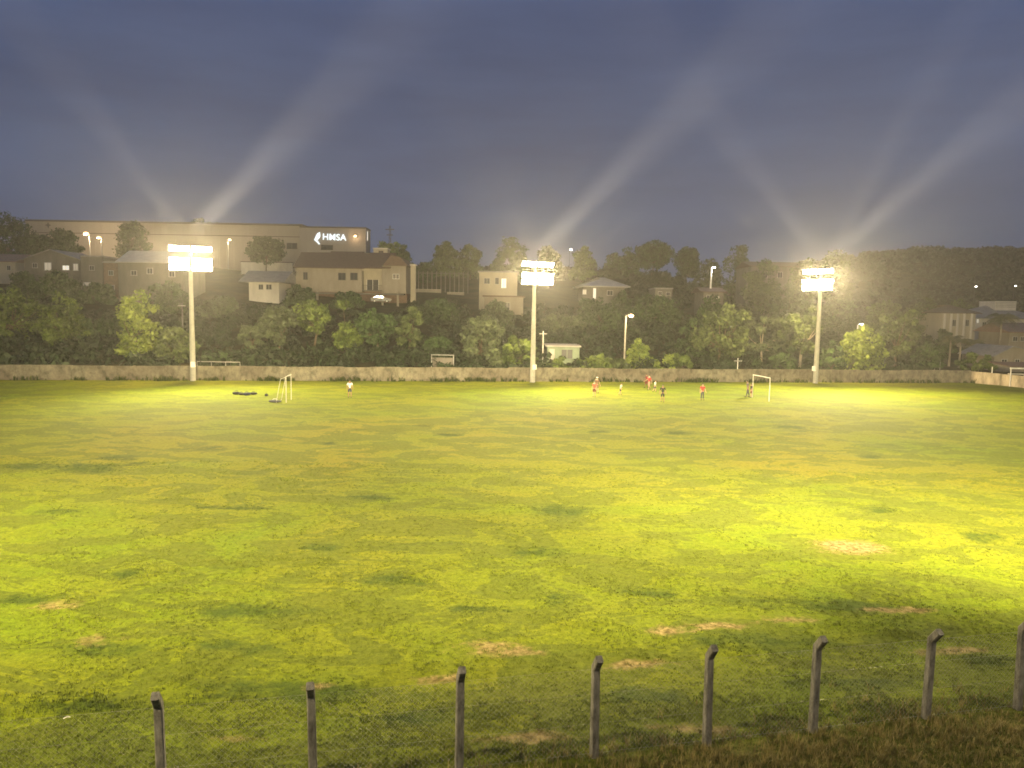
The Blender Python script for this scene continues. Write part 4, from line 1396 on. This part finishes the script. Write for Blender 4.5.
# undercroft with columns
for px in (321, 385, 400):
    c = P(px, 297, HY + 1)
    MB().bbox(c.x - .22, c.x + .22, HY + 0.8 - 3.2, HY + 1.2 - 3.2, tz(c.x, HY - 2) - .3, P(px, 291, HY - 2.2).z).build('column', M['beige'], h)
c0, c1 = P(312, 291, HY - 2.4), P(404, 291.5, HY - 2.4)
MB().bbox(c0.x, c1.x, HY - 2.6, HY - 0.12, c0.z - .55, c0.z - .25).build('terrace_slab', M['grey_wall'], h)
kf = house('tiny cream rooftop hut showing above the brown roof', 373.5, 387.5, 249.0, 262, 190, 4, 'cream', 'white_wall', 'flat', name='hut', cat='hut')
window_at(kf, 381, 252.0, 5, 2.6, 190, 'dark', 'brick')
pb = house('narrow pale gate pillar at the right end of the brown roofed house', 410.5, 415.5, 265.5, 279, 173, 1.2, 'cream', 'white_wall', 'flat', name='gate_pillar', cat='pillar')
tw = P(390, 242, 214)
tz0 = tz(tw.x, 214)
mast = thing('lattice_mast', 'thin lattice mast with short cross arms on the skyline', 'mast', (tw.x, 214, tz0))
mb = MB()
zt3 = P(390, 225.5, 214).z
for sx, sy in ((-1, -1), (1, -1), (1, 1), (-1, 1)):
    mb.tube((tw.x + sx * .5, 214 + sy * .5, tz0 - .3), (tw.x + sx * .14, 214 + sy * .14, zt3), 0.06, 0.05, n=4)
nst = 14
for k in range(nst):
    z = tz0 + (zt3 - tz0) * k / nst; z2 = tz0 + (zt3 - tz0) * (k + 1) / nst
    wa = .5 - .36 * k / nst; wb = .5 - .36 * (k + 1) / nst
    sgn = 1 if k % 2 else -1
    mb.tube((tw.x - sgn * wa, 214 - wa, z), (tw.x + sgn * wb, 214 - wb, z2), 0.035, n=4)
    mb.tube((tw.x - sgn * wa, 214 + wa, z), (tw.x + sgn * wb, 214 + wb, z2), 0.035, n=4)
mb.build('lattice', M['dark_steel'], mast)
for dz_, wd in ((1.1, 1.2), (2.6, 0.9)):
    MB().bbox(tw.x - wd, tw.x + wd, 213.6, 213.8, zt3 - dz_ - .12, zt3 - dz_ + .12).build('cross_arm', M['dark_steel'], mast)

# low walls and picket fence on the hill
def low_wall(label, xl, xr, top, Y, hgt, m='beige', name='garden_wall'):
    Y = min(np.arange(125, 230, 1.0), key=lambda q: abs(P((xl + xr) / 2, top, q).z - tz(P((xl + xr) / 2, top, q).x, q) - hgt))
    Y = float(Y)
    a, b = P(xl, top, Y), P(xr, top + (xr - xl) * 0.0175, Y)
    r = thing(name, label, 'wall', ((a.x + b.x) / 2, Y, min(tz(a.x, Y), tz(b.x, Y)) - .3))
    z0 = min(a.z - hgt, tz(a.x, Y) - .3)
    MB().bbox(a.x, b.x, Y, Y + .25, z0, a.z).build('panel', M[m], r)
    MB().bbox(a.x - .05, b.x + .05, Y - .05, Y + .3, a.z + .002, a.z + .08).build('coping', M['cream'], r)


low_wall('low white wall right of the brown roofed house', 412, 441, 289.2, 164, 0.7)
low_wall('short white wall stub left of the beige house with one bright window', 447, 464, 292.4, 166, 0.6)
low_wall('low pale wall below the columned house on the right', 960, 979, 339.5, 148, 1.2)
a, b = P(414, 272, 187), P(468, 273, 187)
pf = thing('picket_fence', 'faint pale picket fence on the hill below the flat topped trees', 'fence', ((a.x + b.x) / 2, 187, tz(a.x, 187)))
mb = MB()
zf_ = max(tz(a.x, 187), tz(b.x, 187))
ztop = max(P(440, 271.5, 187).z, zf_ + 1.2)
for k in range(13):
    x = a.x + (b.x - a.x) * k / 12
    mb.bbox(x - .11, x + .11, 187, 187.08, min(tz(a.x, 187), tz(b.x, 187)) - .2, ztop)
mb.build('picket', M['grey_wall'], pf)
MB().bbox(a.x - .1, b.x + .1, 187.081, 187.16, ztop - .5, ztop - .38).build('rail', M['grey_wall'], pf)

h = house('beige flat roofed house with one bright window left of the middle floodlights', 479, 517, 272.5, 297, 161, 11, 'cream', 'roof_grey', 'flat', over=0.8)
window_at(h, 503.8, 283.3, 5.5, 10, 161, 'lit_win'); window_at(h, 497, 281, 4, 7, 161); window_at(h, 487, 281, 6, 6, 161)
h = house('dim lower storey house below the one with a bright window', 484, 523, 297, 318, 152, 8, 'beige', 'roof_brown', 'flat', over=0.9)
window_at(h, 494, 306, 6, 7, 152); window_at(h, 507, 306, 6, 7, 152, 'dark')
h = house('house with a pale hipped roof and a lit doorway on the hillside', 583, 624, 287, 301, 168, 13, 'grey_wall', 'roof_pale', 'hip', 277.5, over=1.2)
window_at(h, 594.5, 293.5, 3.2, 11, 168, 'lit_win'); window_at(h, 584.5, 292, 4, 5, 168, 'lit_dim'); window_at(h, 610, 293, 6, 5, 168)
h = house('pale green shed with a dark opening above the wall beside the middle pole', 547, 579, 347, 368, 112, 5, 'green_wall', 'roof_pale', 'shed', 345.6, name='shed', cat='shed', over=0.25)
window_at(h, 567, 354, 12, 10, 112, 'dark', 'green_wall'); door_at(h, 552, 356, 5, 14, 112, 'roof_pale')
h = house('hazy beige building behind the trees left of the right floodlights', 750, 806, 267, 292, 215, 14, 'grey_wall', 'roof_brown', 'gable_side', 262)
window_at(h, 765, 275, 5, 6, 215); window_at(h, 780, 275, 5, 6, 215)
h = house('small brown roofed house under the white street post', 703, 723, 292.5, 308, 163, 8, 'grey_wall', 'roof_brown', 'gable_side', 287.5, over=0.6)
window_at(h, 709, 298, 5, 6, 163); window_at(h, 717.5, 299, 4, 6, 163, 'lit_dim')
h = house('low hazy house half hidden by trees right of the pale hipped roof', 655, 672, 289, 300, 171, 8, 'grey_wall', 'roof_grey', 'flat')
window_at(h, 660, 293.5, 4, 4, 171); window_at(h, 668, 294, 4, 4, 171)
# right hand cluster
h = house('columned pale house behind the paired palms on the right', 941, 974, 313.5, 336, 166, 11, 'cream', 'roof_brown', 'hip', 305, over=0.9)
for px in (944, 950.5, 957, 963.5, 971):
    c = P(px, 325, 165)
    MB().tube((c.x, 164.9, P(px, 335, 165).z - 1), (c.x, 164.9, P(px, 313.5, 165).z), 0.22, n=10).build('column', M['white_wall'], h)
window_at(h, 954, 323, 4, 7, 166); window_at(h, 967, 323, 4, 7, 166)
h = house('stepped white house with a raised roof block at the right edge', 974, 1040, 319, 345, 172, 14, 'white_wall', 'roof_grey', 'hip', 306, over=1.0)
a, b = P(990, 300.5, 178), P(1011, 300.5, 178)
MB().bbox(a.x, b.x, 176, 182, P(1000, 318, 178).z, P(1000, 301.3, 178).z).build('roof_block', M['white_wall'], h)
mb = MB()
for k in range(4):
    z = P(1000, 302.4 + k * 1.5, 176).z
    mb.bbox(a.x + .1, b.x - .1, 175.93, 175.998, z - .06, z + .06)
mb.build('louvre_vent', M['roof_grey'], h)
window_at(h, 984, 325, 4, 6, 172, 'glass'); window_at(h, 977.5, 321, 2.6, 4.5, 172, 'lit_win')
h = house('pinkish roofed house at the right edge below the stepped white house', 1008, 1050, 333, 350, 152, 10, 'beige', 'roof_pink', 'gable_side', 323, over=0.8)
window_at(h, 1015, 339, 5, 5, 152); window_at(h, 1022, 339, 4, 5, 152, 'dark')
h = house('beige gabled house behind the corner of the wall at the right edge', 993, 1060, 356, 376, 124, 9, 'beige', 'roof_grey', 'gable_front', 346.5, over=0.5, rx=1012)
window_at(h, 1004, 362, 6, 6, 124); window_at(h, 1017, 362, 5, 6, 124, 'dark')
sh = thing('open_shelter', 'open sided shelter with a pale beam at the far right corner', 'shelter', (P(1014, 380, 103).x, 104, tz(P(1014, 380, 103).x, 104)))
x0, x1 = P(1005.5, 378, 103).x, P(1040, 378, 103).x
zz = P(1014, 368.5, 103).z
for x in (x0, x1):
    for y in (102, 106):
        MB().tube((x, y, -0.3), (x, y, zz), 0.07, n=8).build('post', M['white_paint'], sh)
MB().bbox(x0 - .2, x1 + .2, 101.8, 101.95, zz + .002, zz + .22).build('beam', M['white_paint'], sh)
MB().prism([(101.6, zz + .224), (106.6, zz + .6), (106.6, zz + .7), (101.6, zz + .32)], x0 - .3, x1 + .3, 'x').build('roof', M['roof_brown'], sh)
b0 = P(1014.5, 374, 102).x
MB().bbox(b0, b0 + 2.4, 103, 103.4, P(1014, 373.6, 103).z - .12, P(1014, 373.6, 103).z).build('bench', M['white_wall'], sh)
MB().bbox(b0 + .1, b0 + .25, 103.05, 103.35, -.2, P(1014, 373.6, 103).z - .122).build('bench_leg', M['brick'], sh)
# white pipe frame beside the tree row
gx0, gx1 = P(431.5, 366, 104).x, P(453.5, 366, 104).x
pf2 = thing('pipe_frame', 'white pipe frame standing behind the wall right of the tall tree row', 'frame', (gx0, 104, tz(gx0, 104)))
zz = P(442, 355.5, 104).z
for x in (gx0, gx1):
    MB().tube((x, 104, tz(x, 104) - .2), (x, 104, zz), 0.07, n=8).build('post', M['steel'], pf2)
MB().tube((gx0 - .07, 104, zz + .07), (gx1 + .07, 104, zz + .07), 0.07, n=8).build('top_rail', M['steel'], pf2)
MB().bbox(gx0 + .1, gx1 - .1, 104.08, 104.12, tz(gx0, 104) - .2, zz - .3).build('screen', M['grey_wall'], pf2)
# hand rail behind the wall right of the left pole
ra, rb = P(197, 361.5, 97), P(240, 362, 97)
hr = thing('hand_rail', 'pale horizontal rail behind the wall right of the left floodlight pole', 'railing', (ra.x, 97, tz(ra.x, 97)))
MB().tube((ra.x, 97, ra.z), (rb.x, 97, ra.z), 0.05, n=8).build('rail', M['steel'], hr)
for k in range(4):
    x = ra.x + (rb.x - ra.x) * k / 3
    MB().tube((x, 97.0, tz(x, 97) - .2), (x, 97.0, ra.z - .05), 0.04, n=8).build('post', M['steel'], hr)


# ------------------------------------------------------------------ cars
def car(px, py, Y, rz, label, kind_van=False):
    c = P(px, py, Y)
    c.z = max(c.z, tz(c.x, Y))
    root = thing('parked_car', label, 'car', c, rz)
    prof = [(-2.05, .32), (2.05, .32), (2.1, .62), (1.95, .86), (1.05, .95), (.45, 1.42), (-1.25, 1.45), (-1.85, .98), (-2.1, .9)]
    MB().prism(prof, -.82, .82, 'y').build('body', M['car_white'], root, world=False)
    for s in (-1, 1):
        MB().prism([(.85, .97), (.40, 1.36), (-1.15, 1.38), (-1.6, .99)], s * .824, s * .834, 'y').build('side_window', M['glass'], root, world=False)
        for x in (-1.3, 1.3):
            w = MB().tube((x, s * .66, .32), (x, s * .86, .32), .32, n=18).build('wheel', M['tyre'], root, world=False)
            MB().tube((x, s * .862, .32), (x, s * .88, .32), .19, n=14).build('rim', M['steel'], w, world=False)
        MB().box((2.09, s * .6, .72), (.06, .3, .12)).build('headlight', M['white_paint'], root, world=False)
    MB().prism([(1.0, 1.0), (.48, 1.40), (.46, 1.36), (.95, .98)], -.7, .7, 'y').build('windscreen', M['glass'], root, world=False)
    return root


car(381, 302.5, 164, 0.1, 'white car parked beneath the long brown roofed house')
car(114, 263.5, 216, 1.2, 'white vehicle parked in the warehouse yard below the yard lamps')
c = P(933, 361.5, 122)
tn = thing('awning', 'small pale pointed awning behind the wall on the right', 'awning', (c.x, 122, tz(c.x, 122)))
zz = c.z
mb = MB()
for sx in (-.75, .75):
    for sy in (-.75, .75):
        mb.tube((c.x + sx, 122 + sy, tz(c.x, 122) - .2), (c.x + sx, 122 + sy, zz), .04, n=6)
mb.build('frame', M['steel'], tn)
mb = MB()
mb.add([(c.x - .8, 121.2, zz), (c.x + .8, 121.2, zz), (c.x + .8, 122.8, zz), (c.x - .8, 122.8, zz), (c.x + .3, 122, zz + .55)], [(0, 1, 4), (1, 2, 4), (2, 3, 4), (3, 0, 4), (0, 3, 2, 1)])
mb.build('canopy', M['white_wall'], tn)


# ------------------------------------------------------------------ lamps and posts
def street_lamp(px, py, Y, label, warm=True, arm=0.9, head=0.3, light=0.0, polem='concrete_pole', pr=0.09, group='street lamps on the hillside', side=-1):
    c = P(px, py, Y)
    xb = c.x + side * arm
    z0 = tz(xb, Y)
    if c.z - z0 < 2.0:
        z0 = c.z - 2.0
    root = thing('street_lamp', label, 'street lamp', (xb, Y, z0), 0, group)
    MB().tube((xb, Y, z0 - .4), (xb, Y, c.z - .1), pr * 1.4, pr, n=10).build('pole', M[polem], root)
    if arm > 0.05:
        MB().path([(xb, Y, c.z - .12), (xb + (c.x - xb) * .5, Y, c.z + .18), (c.x, Y, c.z + .12)], [.05, .045, .04], 6).build('arm', M['steel'], root)
    hd = MB()
    hd.ball((c.x, Y, c.z + .1), (head * 0.9, head * 0.7, head * .3), 12, 6, 0.0)
    ho = hd.build('lamp_head', M['steel'], root)
    lm = MB()
    lm.ball((c.x, Y - .02, c.z - .02), (head, head * .8, head * .62), 12, 8)
    lm.build('lens', M['lamp_warm' if warm else 'lamp_white'], ho)
    if light:
        l = bpy.data.lights.new('lamp_glow', 'POINT')
        l.energy = light * 0.45; l.shadow_soft_size = 0.1
        l.color = (1, .72, .42) if warm else (1, .93, .8)
        o = bpy.data.objects.new('lamp_glow', l); COL.objects.link(o)
        o.location = (c.x + (c.x - xb) * 0.3, Y - 0.3, c.z - .9)
    return root


street_lamp(631, 315.5, 112, 'concrete street lamp glowing warm above the wall right of the shed', True, .75, .42, 1500, pr=.11)
street_lamp(861.5, 324.5, 122, 'white street lamp above the bright leafy tree on the right', False, .6, .36, 600)
street_lamp(713.8, 267.3, 166, 'street lamp on a white post by the small brown roofed house', False, .5, .34, 900, 'white_paint', .16)
street_lamp(423, 310.5, 150, 'small white lamp in the dark trees below the low white wall', False, .3, .42, 200, 'dark_steel', .06)
street_lamp(571, 249.5, 232, 'tiny lamp on the skyline beside the slim dark tree', False, .4, .36, 0, 'dark_steel', .07)
street_lamp(976, 286.5, 300, 'left of the two white lamps on the dark wooded ridge', False, .5, .40, 0, 'dark_steel', .08)
street_lamp(1015.5, 285.7, 300, 'right of the two white lamps on the dark wooded ridge', False, .5, .34, 0, 'dark_steel', .08)
street_lamp(929, 316.8, 172, 'faint small lamp left of the columned house', False, .3, .2, 0, 'dark_steel', .06)
street_lamp(217.5 + 12, 239.5, 226, 'warm lamp before the warehouse just right of the left floodlights', True, .5, .42, 3000, 'steel', .09)
street_lamp(86, 233.5, 222, 'left yard lamp shining on the warehouse wall', True, .9, .75, 9000, 'steel', .12, 'yard lamps before the warehouse', 1)
street_lamp(99, 237.5, 222, 'right yard lamp shining on the warehouse wall', True, .7, .6, 6000, 'steel', .12, 'yard lamps before the warehouse', 1)
c = P(355.5, 236.3, WY - 3.9)
wl = thing('wall_lamp', 'orange wall lamp right of the glowing letters on the warehouse', 'wall lamp', (c.x, WY - 3.6, c.z))
MB().tube((c.x, WY - 3.52, c.z), (c.x, WY - 4.2, c.z + .25), .06, n=8).build('bracket', M['steel'], wl)
MB().ball((c.x, WY - 4.25, c.z + .05), (.45, .4, .36), 12, 8).build('lens', M['lamp_warm'], wl)
l = bpy.data.lights.new('wall_lamp_glow', 'POINT'); l.energy = 220; l.color = (1, .66, .36); l.shadow_soft_size = .2
o = bpy.data.objects.new('wall_lamp_glow', l); COL.objects.link(o); o.location = (c.x, WY - 5.2, c.z - .3)


def utility_post(px, top, Y, r, label, m='concrete_pole'):
    c = P(px, top, Y)
    root = thing('utility_post', label, 'post', (c.x, Y, tz(c.x, Y)), 0)
    MB().tube((c.x, Y, tz(c.x, Y) - .3), (c.x, Y, c.z), r * 1.3, r, n=10).build('pole', M[m], root)
    MB().bbox(c.x - .55, c.x + .55, Y - .06 - r, Y - r - .002, c.z - .45, c.z - .33).build('cross_arm', M['steel'], root)


utility_post(543.3, 331, 110, .06, 'thin bare post left of the pale green shed', 'white_paint')
utility_post(182, 303, 112, .10, 'thin dark post just left of the left floodlight pole', 'dark_steel')
utility_post(738, 358, 104, .05, 'short pale stake behind the wall left of the right goal', 'white_paint')

# ------------------------------------------------------------------ haze
hz_m = bpy.data.materials.new('evening_haze')
hz_m.use_nodes = True
nt = hz_m.node_tree
nt.nodes.clear()
out = nt.nodes.new('ShaderNodeOutputMaterial')
pv = nt.nodes.new('ShaderNodeVolumePrincipled')
pv.inputs['Color'].default_value = (0.97, 0.93, 0.88, 1)
pv.inputs['Density'].default_value = 0.00029
pv.inputs['Anisotropy'].default_value = 0.6
nt.links.new(pv.outputs[0], out.inputs['Volume'])
mb = MB()
mb.bbox(-1000, 1000, -120, 1100, -4, 78)
hz = mb.build('haze', hz_m)
tag(hz, kind='stuff')

# ------------------------------------------------------------------ sky, dim dusk sun
wd = bpy.data.worlds.new('World')
SC.world = wd
wd.use_nodes = True
nt = wd.node_tree
N, L = nt.nodes, nt.links
bg = N['Background']
sky = N.new('ShaderNodeTexSky')
sky.sky_type = 'NISHITA'
sky.sun_disc = False
sky.sun_elevation = R(-3.0)
sky.sun_rotation = R(200)
sky.altitude = 400
sky.dust_density = 2.0
tc = N.new('ShaderNodeTexCoord')
sp = N.new('ShaderNodeSeparateXYZ')
L.new(tc.outputs['Generated'], sp.inputs[0])
mp = N.new('ShaderNodeMapping'); mp.inputs['Scale'].default_value = (1.6, 1.6, 9)
L.new(tc.outputs['Generated'], mp.inputs['Vector'])
no = N.new('ShaderNodeTexNoise'); no.inputs['Scale'].default_value = 1.6; no.inputs['Detail'].default_value = 5; no.inputs['Roughness'].default_value = 0.55
L.new(mp.outputs[0], no.inputs['Vector'])
rp = N.new('ShaderNodeValToRGB')
e = rp.color_ramp.elements
e[0].position = 0.0; e[0].color = (0.060, 0.088, 0.160, 1)
e[1].position = 1.0; e[1].color = (0.050, 0.081, 0.186, 1)
k = e.new(0.12); k.color = (0.050, 0.080, 0.168, 1)
k = e.new(0.40); k.color = (0.046, 0.078, 0.188, 1)
L.new(sp.outputs['Z'], rp.inputs['Fac'])
rc = N.new('ShaderNodeValToRGB')
rc.color_ramp.elements[0].position = 0.3; rc.color_ramp.elements[0].color = (0.78, 0.80, 0.84, 1)
rc.color_ramp.elements[1].position = 0.7; rc.color_ramp.elements[1].color = (1.2, 1.17, 1.11, 1)
L.new(no.outputs['Fac'], rc.inputs['Fac'])
mx = N.new('ShaderNodeMix'); mx.data_type = 'RGBA'; mx.blend_type = 'MULTIPLY'; mx.inputs['Factor'].default_value = 1
L.new(rp.outputs[0], mx.inputs['A']); L.new(rc.outputs[0], mx.inputs['B'])
ad = N.new('ShaderNodeMix'); ad.data_type = 'RGBA'; ad.blend_type = 'ADD'; ad.inputs['Factor'].default_value = 0.10
L.new(mx.outputs['Result'], ad.inputs['A']); L.new(sky.outputs[0], ad.inputs['B'])
L.new(ad.outputs['Result'], bg.inputs['Color'])
bg.inputs['Strength'].default_value = 1.0
sl = bpy.data.lights.new('dusk_sun', 'SUN')
sl.energy = 0.02; sl.angle = R(20); sl.color = (0.8, 0.85, 1.0)
so = bpy.data.objects.new('dusk_sun', sl); COL.objects.link(so)
so.rotation_euler = (R(60), 0, R(200))

# ------------------------------------------------------------------ render settings
vs = SC.view_settings
SC.display_settings.display_device = 'sRGB'
vs.view_transform = 'Standard'
vs.look = 'None'
vs.gamma = 1.0
vs.exposure = 0.0
vs.use_curve_mapping = False
cy = SC.cycles
cy.use_denoising = True
try:
    cy.denoiser = 'OPENIMAGEDENOISE'
except Exception:
    pass
cy.max_bounces = 4
cy.diffuse_bounces = 2
cy.glossy_bounces = 1
cy.transmission_bounces = 1
cy.transparent_max_bounces = 4
cy.volume_bounces = 0
cy.use_light_tree = True
cy.caustics_reflective = False
cy.caustics_refractive = False
cy.sample_clamp_indirect = 3.0
cy.filter_width = 1.7
